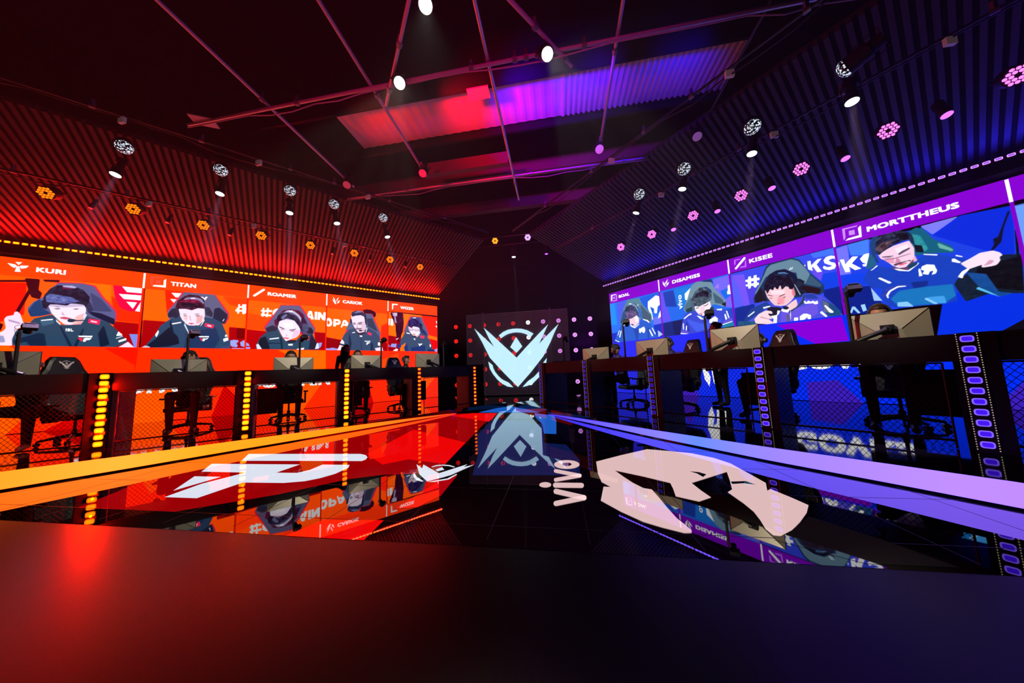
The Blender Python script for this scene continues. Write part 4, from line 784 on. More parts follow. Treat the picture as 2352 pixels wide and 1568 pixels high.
# ================================================================== VIDEO WALLS
LEDM = gate('led_picture', None, 1.2)
def flat(side, P, off, mt, name, parent):
    m = MB()
    for pl in P:
        tri_add(m, [at(side, side * u, off, z) for u, z in pl])
    return m.build(name, mt, parent, fix=False)
def text_mesh(txt, bold=.03):
    c = bpy.data.curves.new('t', 'FONT'); c.body = txt; c.offset = bold * .6; c.resolution_u = 3; c.space_character = 1.06
    o = bpy.data.objects.new('t', c); COL.objects.link(o); dg = bpy.context.evaluated_depsgraph_get(); dg.update()
    me = bpy.data.meshes.new_from_object(o.evaluated_get(dg)); bpy.data.objects.remove(o); bpy.data.curves.remove(c)
    v = np.array([q.co[:2] for q in me.vertices]); f = [list(p.vertices) for p in me.polygons]; bpy.data.meshes.remove(me)
    v = (v - v.min(0)) / (v.max(0) - v.min(0)); return v, f
def lettering(txt, fn, mt, name, parent, bold=.03):
    v, f = text_mesh(txt, 0); m = MB(); n = len(txt)
    for k in range(9):                                          # heavy extended capitals
        da = (k % 3 - 1) * .075 / n; db = (k // 3 - 1) * .05; m.add([fn(.5 + (a - .5) * (1 - .15 / n) + da, .5 + (b - .5) * .9 + db) for a, b in v], f)
    return m.build(name, mt, parent, fix=False)
def blur_(a, r):
    r = int(r)
    if r < 1: return a
    for ax in (0, 1):
        for _ in (0, 1):
            pad = [(0, 0)] * a.ndim; pad[ax] = (r + 1, r)
            c = np.cumsum(np.pad(a, pad, mode='edge'), axis=ax)
            n = a.shape[ax]
            hi = np.take(c, np.arange(2 * r + 1, 2 * r + 1 + n), axis=ax); lo = np.take(c, np.arange(0, n), axis=ax)
            a = (hi - lo) / (2 * r + 1)
    return a
def paint(txt, U0, U1, Z0, Z1, st, seed=1):
    # colours of the picture a screen shows, on a grid of LEDs st metres apart
    h = st / 2.0
    nu = int(round((U1 - U0) / h)); nz = int(round((Z1 - Z0) / h)); nu += nu % 2; nz += nz % 2
    us = U0 + (np.arange(nu) + .5) * (U1 - U0) / nu; zs = Z0 + (np.arange(nz) + .5) * (Z1 - Z0) / nz
    img = np.zeros((nz, nu, 3)); rng = np.random.RandomState(seed)
    base = rng.rand(nz, nu)
    fine = blur_(rng.rand(nz, nu) - .5, 1) * 1.2 + blur_(rng.rand(nz, nu) - .5, 3) * 9 + blur_(rng.rand(nz, nu) - .5, 7) * 14
    for line in txt.strip().split('\n'):
        c, b, nzs, pts = line.split('|')
        c = np.array([float(v) for v in c.split(',')]); b = float(b) / 1000 / h * 1.1; P = [tuple(float(v) / 1000 for v in q.split(',')) for q in pts.split()]
        m = 3 * int(b) + 14
        xs = [q[0] for q in P]; ys = [q[1] for q in P]
        i0 = max(0, int((min(xs) - U0) / h) - m); i1 = min(nu, int((max(xs) - U0) / h) + m + 2)
        j0 = max(0, int((min(ys) - Z0) / h) - m); j1 = min(nz, int((max(ys) - Z0) / h) + m + 2)
        if i1 <= i0 or j1 <= j0: continue
        X, Y = np.meshgrid(us[i0:i1], zs[j0:j1])
        ins = np.zeros(X.shape, bool)
        for k in range(len(P)):
            x0, y0 = P[k]; x1, y1 = P[(k + 1) % len(P)]
            if y0 == y1: continue
            ins ^= ((y0 > Y) != (y1 > Y)) & (X < (x1 - x0) * (Y - y0) / (y1 - y0) + x0)
        M = ins.astype(float)
        if b > 0:
            R = max(1.0, min(.012, .075 * min(max(xs) - min(xs), max(ys) - min(ys))) / h)   # rounded corners
            M = np.clip((blur_(M, R) - .5) * 4 + .5, 0, 1)
        M = blur_(M, b)[..., None]
        col = np.broadcast_to(c, X.shape + (3,))
        if float(nzs) > 0: col = np.clip(col + float(nzs) * 1.6 * fine[j0:j1, i0:i1, None], 0, 255)
        img[j0:j1, i0:i1] = img[j0:j1, i0:i1] * (1 - M) + col * M
    return img.reshape(nz // 2, 2, nu // 2, 2, 3).mean(axis=(1, 3))

def picture(side, txt, cell, step, parent, seed, zb=None):
    a = S0 + cell * CELL + .018; b = a + CELL - .036
    if side < 0: U0, U1 = -b, -a
    else: U0, U1 = a, b
    if cell == 4 and side > 0: U1 = U0 + 1.1
    if zb is None: zb = ZB
    img = paint(txt, U0, U1, zb, ZTICK - .0, step, seed); nz, nu = img.shape[:2]
    v = img / 255.0; v = np.where(v <= .04045, v / 12.92, ((v + .055) / 1.055) ** 2.4)
    # strongly coloured LEDs run far brighter than the camera can hold, greys do not
    if side < 0: v[..., 0] *= 1 + .9 * np.clip(v[..., 0] - v[..., 1] - v[..., 2] * 1.5, 0, 1)
    off = S_OFF[side] - .012
    us = np.linspace(U0, U1, nu); zs = np.linspace(zb, ZTICK, nz)
    o0 = np.array(at(side, 0, off)); dv = np.array(at(side, side, off)) - o0
    X = o0[None, None, :] + us[None, :, None] * dv[None, None, :] + np.array([0, 0, 1.0])[None, None, :] * zs[:, None, None]
    idx = np.arange(nz * nu).reshape(nz, nu); F = np.stack([idx[:-1, :-1], idx[:-1, 1:], idx[1:, 1:], idx[1:, :-1]], -1).reshape(-1, 4)
    me = bpy.data.meshes.new('picture'); me.vertices.add(nz * nu); me.vertices.foreach_set('co', X.reshape(-1).astype('f'))
    me.loops.add(len(F) * 4); me.loops.foreach_set('vertex_index', F.reshape(-1).astype('i'))
    me.polygons.add(len(F)); me.polygons.foreach_set('loop_start', (np.arange(len(F)) * 4).astype('i')); me.update(calc_edges=True)
    at_ = me.color_attributes.new('led', 'FLOAT_COLOR', 'POINT'); at_.data.foreach_set('color', np.concatenate([v, np.ones((nz, nu, 1))], 2).reshape(-1).astype('f'))
    me.materials.append(LEDM); o = bpy.data.objects.new('live_picture', me); COL.objects.link(o); o.parent = parent; return o
def hot(name, e): return mat(name, (.01, .01, .01), .4, emit=e, strength=1.0, sample=True)
WALLS = {}
for sd in (-1, 1):
    wl = thing('video_wall', ('orange' if sd < 0 else 'purple and blue') + ' video wall of player close-ups behind the %s desks' % SIDE[sd], 'video wall'); WALLS[sd] = wl
    off = S_OFF[sd]; e0, e1 = (S0, 9.2) if sd < 0 else (S0, S0 + 5.2 * CELL)
    m = MB(); A = [at(sd, s, o) for s, o in ((e0 - .03, off + .02), (e1, off + .02), (e1, off + .12), (e0 - .03, off + .12))]
    m.slab([(q.x, q.y) for q in A], 0, ZT + .02); m.build('cabinet_frame', BLACK, wl)
    def U(a, b): return (a * sd, b * sd)
    def rect(s0, s1, z0, z1): return [(sd * s0, z0), (sd * s1, z0), (sd * s1, z1), (sd * s0, z1)]
    low = hot('screen_low_red', (1.9, .028, 0)) if sd < 0 else hot('screen_low_blue', (0, .027, .95))
    flat(sd, [rect(e0, e1, PZ + .01, ZB)], off, low, 'lower_band', wl)
    head = hot('screen_header_orange', (1.9, .062, 0)) if sd < 0 else glow('screen_header_purple', (126, 0, 196), 1.2, True)
    flat(sd, [rect(e0, e1, ZTICK, ZT)], off, head, 'header_band', wl)
    flat(sd, [rect(e0, e1, ZB, ZTICK)], off, glow('screen_gap_%d' % sd, (255, 30, 0) if sd < 0 else (126, 0, 196), 1.1), 'cell_border', wl)
    # slanting blocks of colour in the lower band
    if sd < 0:
        bl = [[(-9, .11), (-8.2, .11), (-7.6, 1.2), (-8.3, 1.84), (-9, 1.84)], [(-6.9, .11), (-6.2, .11), (-5.6, .9), (-6.3, 1.5)], [(-4.3, .11), (-3.5, .11), (-2.9, 1.1), (-3.9, .8)], [(-.9, .3), (-.1, .11), (.6, .9), (.2, 1.3)]]
        flat(sd, bl, off - .004, hot('shard_orange', (1.9, .115, 0)), 'colour_shard', wl)
        bl = [[(-7.8, .11), (-7.2, .11), (-6.9, .8)], [(-5.4, .11), (-4.6, .11), (-5.2, .9)], [(-2.6, .11), (-1.6, .11), (-1.9, 1.2)]]
        flat(sd, bl, off - .005, glow('shard_red', (215, 0, 0), 1.1), 'colour_shard', wl)
    else:
        bl = [[(4.15, .11), (4.9, .11), (4.6, .55), (4.15, .5)], [(1.2, .11), (2.0, .11), (1.7, .9)], [(6.2, .11), (7.2, .11), (6.8, 1.0)]]
        flat(sd, bl, off - .004, glow('shard_violet', (60, 30, 190), 1.0), 'colour_shard', wl)
    # white ticks between the headers
    flat(sd, [rect(S0 + k * CELL - .016, S0 + k * CELL + .016, ZTICK, ZT - .01) for k in (range(1, 5) if sd < 0 else range(1, 5))], off - .006, WHITE, 'header_tick', wl)
names = dict(kuri=(-1, 4), titan=(-1, 3), roamer=(-1, 2), cariok=(-1, 1), wizer=(-1, 0), boal=(1, 0), disamiss=(1, 1), kisee=(1, 2), mort=(1, 3), next=(1, 4))
step = {0: .0095, 1: .009, 2: .0075, 3: .0062, 4: .006}
for i, (n, (sd, c)) in enumerate(names.items()):
    picture(sd, VIDEO[n][1], c, step[c] if n != 'next' else .03, WALLS[sd], i + 3, 1.2 if n == 'mort' else None)
for c in sorted(set(q[1] for q in ICONS)):
    for sd in (-1, 1):
        P = [pts_of(t) for s, cc, t in ICONS if cc == c and s == sd]
        if P: flat(sd, P, S_OFF[sd] - .016, glow('icon_' + c, tuple(int(v) for v in c.split(',')), 1.15), 'role_icon', WALLS[sd])
for t, sd, u0, z0, u1, z1 in TEXTS:
    lettering(t, lambda a, b: at(sd, sd * (u0 + (u1 - u0) * a), S_OFF[sd] - .008, 3.373 + .103 * b), WHITE, 'name_lettering', WALLS[sd], .035)
for t, sd, u0, u1 in (('#GOPAIN', -1, -4.75, -2.85), ('#GOVKS', 1, 3.55, 5.42), ('#GOPAIN', -1, -7.4, -5.6)):
    lettering(t, lambda a, b: at(sd, sd * (u0 + (u1 - u0) * a), S_OFF[sd] - .008, .74 + .38 * b), WHITE, 'slogan_lettering', WALLS[sd], .08)
v_, f_ = text_mesh('vivo', .05); m = MB(); m.add([at(1, VIVO[1] - (VIVO[1] - VIVO[0]) * b, S_OFF[1] - .016, VIVO[2] + (VIVO[3] - VIVO[2]) * a) for a, b in v_], f_); m.build('sponsor_lettering', WHITE, WALLS[1], fix=False)
HELM = "45,235 180,200 320,168 440,178 560,190 680,215 770,245 870,300 960,350"
hm = [(-.18, 1.0), (0, 1.12), (.18, 1.0), (.24, .7), (.2, .3), (.12, .1), (.08, .35), (.14, .62), (.05, .55), (.03, .2), (0, .15), (-.03, .2), (-.05, .55), (-.14, .62), (-.08, .35), (-.12, .1), (-.2, .3), (-.24, .7)]
flat(1, [[(2.42 + a * 1.2, .28 + b * .95) for a, b in hm]], S_OFF[1] - .008, WHITE, 'helmet_emblem', WALLS[1])
# black fascia over each screen and the rows of strobes
LB = {}
def lamp_mesh(name, w_, h_, d, rim, core):
    m = MB(); P = rrect(w_, h_, min(w_, h_) * .32); Q = rrect(w_ * .74, h_ * .66, min(w_, h_) * .2); K = rrect(w_ * .4, h_ * .34, min(w_, h_) * .1)
    n = len(P)
    vs = [(x, 0, z) for x, z in P] + [(x, -d, z) for x, z in P] + [(x, -d * 1.15, z) for x, z in Q] + [(x, -d * 1.05, z) for x, z in K]
    fs = [(k, (k + 1) % n, (k + 1) % n + n, k + n) for k in range(n)]
    m.add(vs, fs, 0); m.add(vs, [(k + n, (k + 1) % n + n, (k + 1) % n + 2 * n, k + 2 * n) for k in range(n)], 1)
    m.add(vs, [(k + 2 * n, (k + 1) % n + 2 * n, (k + 1) % n + 3 * n, k + 3 * n) for k in range(n)], 2); m.add(vs, [tuple(range(3 * n, 4 * n))], 2)
    return m.mesh(name, [BLACK, rim, core])
AMR, AMC = hot('amber_rim', (4.5, .5, 0)), hot('amber_core', (5, .95, .01))
REDR, REDC = glow('red_orange_rim', (255, 40, 0), 1.4), glow('red_orange_core', (255, 130, 10), 1.8)
LVR, LVC = glow('lavender_rim', (230, 150, 255), 1.4), glow('lavender_core', (150, 90, 235), 1.2)
VIR, VIC = glow('violet_rim', (130, 95, 255), 1.1), glow('violet_core', (62, 20, 225), 1.2)
DIR, DIC = glow('deep_blue_rim', (60, 45, 200), .8), glow('deep_blue_core', (28, 10, 140), .8)
BR = {-1: lamp_mesh('lamp', .072, .044, .02, AMR, AMC), 1: lamp_mesh('lamp', .068, .044, .02, LVR, LVC)}
for sd in (-1, 1):
    m = MB(); A = [at(sd, s, o) for s, o in ((S0, 3.64), (11, 3.64), (11, 4.2), (S0, 4.2))]
    m.slab([(q.x, q.y) for q in A], ZT + .04, ZT + .18); m.build('header_truss_cover', MATT); o = bpy.data.objects['header_truss_cover' if sd < 0 else 'header_truss_cover.001']
    tag(o, 'black truss cover running above the %s video wall' % SIDE[sd], 'truss cover')
    for k in range(8):
        s0 = S0 + .03 + k * 1.164
        bt = thing('strobe_bar', '%s strobe bar of twelve lamps above the %s screen, %s from the back' % ('amber' if sd < 0 else 'lavender', 'left' if sd < 0 else 'right', NTH[k]), 'strobe bar', at(sd, s0 + .54, 3.62, 3.865), rot(sd), 'strobe bars above the %s screen' % ('left' if sd < 0 else 'right'))
        m = MB(); m.box((-.58, 0, -.035), (.58, .1, .035)); m.build('housing', BLACK, bt)
        for j in range(12):
            l = bpy.data.objects.new('lamp', BR[sd]); COL.objects.link(l); l.parent = bt; l.location = ((j - 5.5) * .097, 0, 0)
        d = light('AREA', 'strobe_bar_light', at(sd, s0 + .54, 3.56, 3.84), at(sd, s0 + .54, 3.0, 4.6), 52 if sd < 0 else 10, RED if sd < 0 else BLU, 1.1, size_y=.08)
# ================================================================== LIGHT POSTS, DESKS, MESH FENCES
PL = {('a', -1): lamp_mesh('lamp', .084, .068, .02, AMR, AMC), ('r', -1): lamp_mesh('lamp', .078, .064, .02, REDR, REDC), ('v', 1): lamp_mesh('lamp', .072, .058, .02, VIR, VIC), ('d', 1): lamp_mesh('lamp', .072, .058, .02, DIR, DIC)}
TAPE = mat('pixel_tape', (.03, .03, .03), .5); DOTW = glow('tape_dot', (215, 190, 170), .8); DOTR = glow('tape_dot_red', (230, 10, 40), .9)
POSTS = []
for sd in (-1, 1):
    for i in range(6):
        s = 7.5 - 1.5 * i
        if s > 7.4 and sd > 0: pass
        col = {-1: 'aaaarr', 1: 'vvvddd'}[sd][i]
        lab = 'black post with %s lamps, %s the camera on the %s side' % ({'a': 'amber', 'r': 'red orange', 'v': 'violet', 'd': 'deep blue'}[col], 'beside' if i == 0 else ORD[i - 1].replace('nearest', 'from'), 'left' if sd < 0 else 'right')
        p = thing('light_post', lab, 'light post', at(sd, s, 0, PZ), rot(sd), 'lamp posts along the %s desks' % SIDE[sd])
        m = MB(); a, b = (-.05, .14) if sd > 0 else (-.14, .05)
        m.box((a, .0, 0), (b, .16, 1.045)); m.build('body', BLACK, p)
        if sd < 0 and i < 4:
            for zz in (.2, .42, .64, .86): light('POINT', 'post_lamp_light', at(sd, s - .012, -.055, PZ + zz), (0, 0, 0), (8, 20, 2.5, .8)[i], (1, .004, 0), soft=.012)
        m = MB(); m.box((-.047, -.006, 0), (.047, 0, 1.045)); m.build('lamp_plate', PLASTIC, p)
        for j in range(11 if sd > 0 else 11):
            l = bpy.data.objects.new('lamp', PL[(col, sd)]); COL.objects.link(l); l.parent = p; l.location = (0, -.006, .99 - j * .092)
        if sd > 0 or i > 1:
            m = MB(); 
            pass
            for xx in (-.052, .052):
                m.box((xx - .006, -.009, 0), (xx + .006, -.004, 1.04), 0)
                for k in range(48):
                    z = .02 + k * .0215; red = (sd > 0 and i == 2 and .38 < z < .6) or (sd < 0); m.box((xx - .003, -.011, z), (xx + .003, -.009, z + .008), 2 if red else 1)
            if sd > 0: m.build('pixel_strip', [TAPE, DOTW, DOTR], p)
DESKM = mat('desk_fascia', (.011, .010, .013), .5, noise=.1, nscale=30, spec=.4); WIRE = mat('mesh_wire', (.012, .010, .012), .45, metal=.5)
for sd in (-1, 1):
    for i in range(5):
        s1 = 7.5 - 1.5 * i; s0 = s1 - 1.5
        where = '%s from the camera on the %s side' % (ORD[i].replace(' nearest', ''), 'left' if sd < 0 else 'right')
        L = 1.5; d = thing('gaming_desk', 'black gaming desk bay %s' % where, 'desk', at(sd, (s0 + s1) / 2, 0, PZ), rot(sd), 'black desk bays between the light posts')
        m = MB(); m.box((-.70, .02, .79), (.70, .07, 1.042)); m.build('front_panel', DESKM, d)
        m = MB(); m.box((-.70, .07, .845), (.70, .86, .885)); m.build('desk_top', mat('desk_top_black', (.02, .018, .02), .4), d)
        for xx in (-.70, .66):
            m = MB(); m.box((xx, .10, 0), (xx + .04, .82, .843)); m.build('side_panel', mat('side_panel_lit', (.22, .18, .19), .55) if sd < 0 else DESKM, d)  # left boards lighter in colour, standing for the red glow of the post lamps
        if not (sd < 0 and i == 1):
            m = MB(); m.box((-.66, .60, .22), (-.34, .80, .70)) if sd < 0 else m.box((.34, .60, .22), (.66, .80, .70)); m.build('computer_shelf', MATT, d)
        f = thing('mesh_fence', 'diamond wire mesh fence under the desk %s' % where, 'fence', at(sd, (s0 + s1) / 2, .03, PZ), rot(sd), 'mesh fences under the desks')
        m = MB(); x0, x1, z0, z1 = -.62, .60, .004, .78
        m.tube([(x0, 0, z1), (x1, 0, z1)], .009, 6); m.tube([(x0, 0, z0), (x0, 0, z1)], .009, 6); m.tube([(x1, 0, z0), (x1, 0, z1)], .009, 6)
        m.tube([(x0, 0, .075), (x1, 0, .075)], .012, 6); m.build('frame', BLACK, f)
        m = MB(); px, pz = .047, .062; sl = pz / px; H = z1 - z0; r = .0022
        k = -int(H / sl / px) - 1
        while x0 + k * px < x1:
            for g in (1, -1):
                xa = x0 + k * px; za = z0; xb = xa + H / sl; zb = z1
                if g < 0: xa, xb = xb, xa
                ta, tb = 0.0, 1.0
                for lo, hi in ((x0, x1),):
                    dx = xb - xa; t0 = (lo - xa) / dx; t1 = (hi - xa) / dx; t0, t1 = min(t0, t1), max(t0, t1); ta = max(ta, t0); tb = min(tb, t1)
                if tb > ta: m.tube([(xa + (xb - xa) * ta, 0, za + (zb - za) * ta), (xa + (xb - xa) * tb, 0, za + (zb - za) * tb)], r, 4, cap=False)
            k += 1
        m.build('wire_mesh', WIRE, f)
# ================================================================== MONITORS
BEIGE = mat('monitor_shell', (.40, .375, .29), .38, metal=.25, noise=.05, nscale=40); DARKSH = mat('monitor_shell_dark', (.05, .05, .045), .5)
def make_monitor(sd):
    t = thing('monitor', 'x', 'monitor')
    W_, H_ = .315, .18; zc = 1.15 - .0
    m = MB(); m.box((-W_, .012, -H_), (W_, .03, H_)); m.build('screen_panel', PLASTIC, t, bevel=.003)
    m = MB(); w2 = .31; h2 = .176; iw = .13; zt = -.03; zb = -.176; dp = -.035
    o_ = [(-w2, .012, -h2), (w2, .012, -h2), (w2, .012, h2), (-w2, .012, h2)]; c_ = [(-iw, dp, zb + .012), (iw, dp, zb + .012), (iw * .8, dp, zt), (-iw * .8, dp, zt)]
    m.add(o_ + c_, [(0, 1, 5, 4), (1, 2, 6, 5), (2, 3, 7, 6), (3, 0, 4, 7), (4, 5, 6, 7)]); 
    for a, b in ((3, 7), (2, 6)):
        P, Q = Vector((o_ + c_)[a]), Vector((o_ + c_)[b]); m.tube([P + Vector((0, -.002, 0)), Q + Vector((0, -.002, 0))], .0022, 4, 1)
    m.build('back_shell', [BEIGE, MATT], t)
    m = MB(); ax = -sd
    m.box((-.055, dp - .03, -.085), (.055, dp, .025)); m.tube([(0, dp - .055, -.03), (0, dp - .03, -.03)], .036, 16); m.build('wall_mount', BLACK, t, bevel=.004)
    m = MB(); m.tube([(0, dp - .05, -.03), (ax * .12, dp - .07, -.085), (ax * .24, dp - .08, -.14)], .027, 10); m.tube([(ax * .24, dp - .08, -.14), (ax * .33, dp - .03, -.22)], .024, 10)
    m.tube([(ax * .33, dp - .03, -.16), (ax * .33, dp - .03, -.36)], .02, 10); m.build('monitor_arm', mat('arm_gunmetal', (.035, .035, .033), .35, metal=.6), t)
    m = MB(); random.seed(3)
    for q in range(4):
        x = -.08 + q * .05; m.tube([(x, dp - .01, -.12), (x + .02, dp - .035, -.16 - .01 * q), (x + ax * .06, dp - .03, -.15), (ax * .25, dp - .05, -.19), (ax * .3, dp + .02, -.3)], .0035, 5)
    m.tube([(.03 * math.cos(a), dp - .06, -.04 + .03 * math.sin(a)) for a in np.linspace(0, 5, 12)], .003, 5); m.build('cable', CABLE, t)
    m = MB(); m.box((.0, dp - .003, -.155), (.02, dp - .001, -.125)); m.box((.035, dp - .003, -.15), (.10, dp - .001, -.142)); m.box((-.11, dp - .003, -.16), (-.05, dp - .001, -.153)); m.build('rating_label', mat('label_white', (.75, .75, .7), .6), t)
    return t
mon = {sd: make_monitor(sd) for sd in (-1, 1)}
MONL = [(6.98, 1.30), (5.37, 1.19), (3.86, 1.22), (2.55, 1.27), (1.13, 1.32)]
MONR = [(5.555, 1.29), (4.12, 1.325), (2.82, 1.28), (1.5, 1.245)]
mw = ['at the left edge of the picture', 'a curly head rising behind it', 'parted dark hair rising behind it', 'short haired person rising behind it, pole camera right', 'bowl haired person looking past its left side']
for k, (s, z) in enumerate(MONL): place(mon[-1], k > 0, at(-1, s, .36, z), rot(-1) + (0, 0, 0, 0, .0)[k], 'beige backed monitor, left desks, ' + mw[k], 'monitors on the left desks')
mw = ['nearest the camera, brown hair showing above it', 'second from the right', 'left of the woman in black', 'farthest, beside the player in profile']
for k, (s, z) in enumerate(MONR): place(mon[1], k > 0, at(1, s, .36, z), rot(1) + (0, 0, 0, .25)[k], 'beige backed monitor, right desks, ' + mw[k], 'monitors on the right desks')
mon[1].scale = (.9, 1, .95)
# ================================================================== CAMERAS ON POLES
def make_pole(sd, turn):
    t = thing('camera_pole', 'x', 'camera stand')
    m = MB(); m.tube([(0, 0, 0), (0, 0, .83)], .017, 10); m.box((-.04, -.03, 0), (.04, .05, .02)); m.build('pole', mat('pole_black', (.016, .014, .016), .5), t)
    m = MB(); m.tube([(0, 0, .80), (0, 0, .86)], .008, 6); m.tube([(0, 0, .86), (turn * .05, .02, .875)], .007, 6); m.ball((0, 0, .86), .013, 6); m.build('ball_head', BLACK, t)
    m = MB(); T = Matrix.Translation((turn * .065, .02, .895)) @ Matrix.Rotation(turn * .5, 4, 'Z') @ Matrix.Rotation(-.5, 4, 'X') @ Matrix.Scale(1.22, 4); m.T = T
    m.box((-.05, -.03, -.022), (.05, .03, .035)); m.box((-.035, -.035, .035), (.035, .02, .045)); m.build('camera_body', PLASTIC, t, bevel=.004)
    m = MB(); m.T = T; m.tube([(.0, .03, -.0), (0, .075, -.0)], .028, 14); m.tube([(0, .075, 0), (0, .085, 0)], .031, 14); m.build('lens', BLACK, t, smooth=False)
    m = MB(); c = Vector((turn * .03, 0, .89))
    m.tube([c + Vector((-.05 * math.cos(a) - .02, 0, .035 * math.sin(a))) for a in np.linspace(-1.5, 3.5, 14)], .0025, 5); m.tube([c + Vector((.0, 0, 0)), c + Vector((-.07, 0, -.03)), c + Vector((-.06, .01, -.09)), (0, .02, .7)], .0025, 5); m.build('cable', CABLE, t)
    return t
PP = make_pole(1, 1)
for sd, k, s, zt in ((-1, 0, 6.82, 1.80), (-1, 1, 5.28, 1.80), (-1, 2, 3.78, 1.79), (-1, 3, 2.27, 1.80), (-1, 4, .74, 1.77), (1, 0, 5.30, 1.765), (1, 1, 3.80, 1.76), (1, 2, 2.32, 1.86), (1, 3, .6, 1.72)):
    lab = {-1: ['before the video of a man with raised fist', 'before the video of a curly haired man', 'crossing the video of a man facing down', 'beside the video of a moustached man', 'at the far end of the orange video wall'], 1: ['nearest the camera before the pointing man video', 'before the video of a wavy haired man', 'covering the face in the farthest video', 'before the round lamps left of the blue wall']}[sd][k]
    o = place(PP, not (sd == -1 and k == 0), at(sd, s, .28, zt - .90), rot(sd), 'camera on thin pole %s' % lab, 'cameras on poles behind the desk fronts')
# ================================================================== CHAIRS
CHM = mat('chair_leather', (.018, .017, .02), .38, bump=.15, nscale=60); CHG = mat('chair_grey', (.05, .05, .055), .5); EMB = mat('chair_emblem', (.8, .8, .82), .5)
VEE = [[(-.5, .35), (-.1, -.35), (0, -.5), (.1, -.35), (.5, .35), (.42, .05), (.36, .3), (.0, -.12), (-.36, .3), (-.42, .05)], [(-.09, .12), (0, -.02), (.09, .12), (0, .26)], [(-.28, .3), (0, .42), (.28, .3), (.2, .27), (0, .35), (-.2, .27)], [(-.36, -.1), (-.15, -.42), (-.02, -.5), (-.22, -.32)], [(.36, -.1), (.15, -.42), (.02, -.5), (.22, -.32)]]
def poly_mb(m, P, fn, mi=0):
    tri_add(m, [fn(a, b) for a, b in P], mi)
def make_chair():
    t = thing('gaming_chair', 'x', 'chair')
    half = [(0, 1.36), (.11, 1.36), (.155, 1.30), (.20, 1.16), (.27, 1.02), (.285, .90), (.235, .78), (.20, .62), (.24, .50), (.20, .42), (0, .42)]
    P = [(x, z) for x, z in half] + [(-x, z) for x, z in half[-2:0:-1]]
    m = MB(); n = len(P)
    def lean(x, y, z): return (x, y + (z - .42) * .16 - (abs(x) / .28) ** 2 * .03, z)
    m.add([lean(x, .20, z) for x, z in P] + [lean(x, .28, z) for x, z in P] + [lean(x * .8, .185, .42 + (z - .42) * .96 + .01) for x, z in P] + [lean(x * .8, .295, .42 + (z - .42) * .96 + .01) for x, z in P],
          [(k, (k + 1) % n, (k + 1) % n + n, k + n) for k in range(n)] + [(k, k + 2 * n, (k + 1) % n + 2 * n, (k + 1) % n) for k in range(n)] + [(k + n, (k + 1) % n + n, (k + 1) % n + 3 * n, k + 3 * n) for k in range(n)] + [tuple(range(2 * n, 3 * n)), tuple(range(4 * n - 1, 3 * n - 1, -1))])
    m.build('backrest', CHM, t, smooth=False, bevel=.006)
    m = MB()
    for Q in VEE: poly_mb(m, Q, lambda a, b: lean(a * .16, .166, 1.235 + b * .15))
    m.build('emblem', EMB, t, fix=False)
    m = MB(); m.box((-.25, -.27, .36), (.25, .22, .45)); m.build('seat', CHM, t, bevel=.035)
    for sx in (-1, 1):
        m = MB(); m.box((sx * .27, -.02, .36), (sx * .30, .06, .58)); m.box((sx * .25, -.16, .58), (sx * .33, .14, .61)); m.box((sx * .16, -.0, .34), (sx * .30, .05, .37)); m.build('armrest', PLASTIC, t, bevel=.006)
    m = MB(); m.tube([(0, 0, .08), (0, 0, .2)], .03, 10); m.tube([(0, 0, .2), (0, 0, .36)], .018, 10); m.build('gas_lift', METAL, t)
    m = MB()
    for k in range(5): a = 2 * math.pi * k / 5 + .3; m.tube([(0, 0, .12), (.15 * math.cos(a), .15 * math.sin(a), .105), (.31 * math.cos(a), .31 * math.sin(a), .075)], [.03, .024, .016], 8)
    m.build('star_base', METAL, t)
    for k in range(5):
        a = 2 * math.pi * k / 5 + .3; c = Vector((.31 * math.cos(a), .31 * math.sin(a), .03)); u = Vector((-math.sin(a), math.cos(a), 0))
        m = MB(); m.tube([c - u * .028, c - u * .006], .03, 12); m.tube([c + u * .006, c + u * .028], .03, 12); m.tube([c - u * .008, c + u * .008], .012, 6); m.tube([c, c + Vector((0, 0, .05))], .01, 6); m.build('wheel', PLASTIC, t)
    return t
CH = make_chair()
chl = {-1: ['farthest left, behind the leftmost monitor', 'behind the curly haired player', 'behind the player with dark parted hair', 'behind the short haired player', 'at the far end behind the bowl haired player'], 1: ['behind the brown haired player nearest the camera', 'right of the second nearest monitor, blue side', 'left of the standing woman in black', 'behind the far player in profile']}
CHP = {-1: [(6.58, 1.18, .8), (5.36, 1.15, -.1), (3.9, 1.2, 0), (2.6, 1.18, 0), (1.55, 1.18, .25)], 1: [(5.50, 1.2, 0), (4.25, 1.16, -.55), (2.88, 1.18, -.45), (1.82, 1.22, -.5)]}
first = True
for sd in (-1, 1):
    for k, (s, of, tw) in enumerate(CHP[sd]):
        place(CH, not first, at(sd, s, of, PZ), rot(sd) + tw, 'black gaming chair %s' % chl[sd][k], 'gaming chairs behind the desks'); first = False
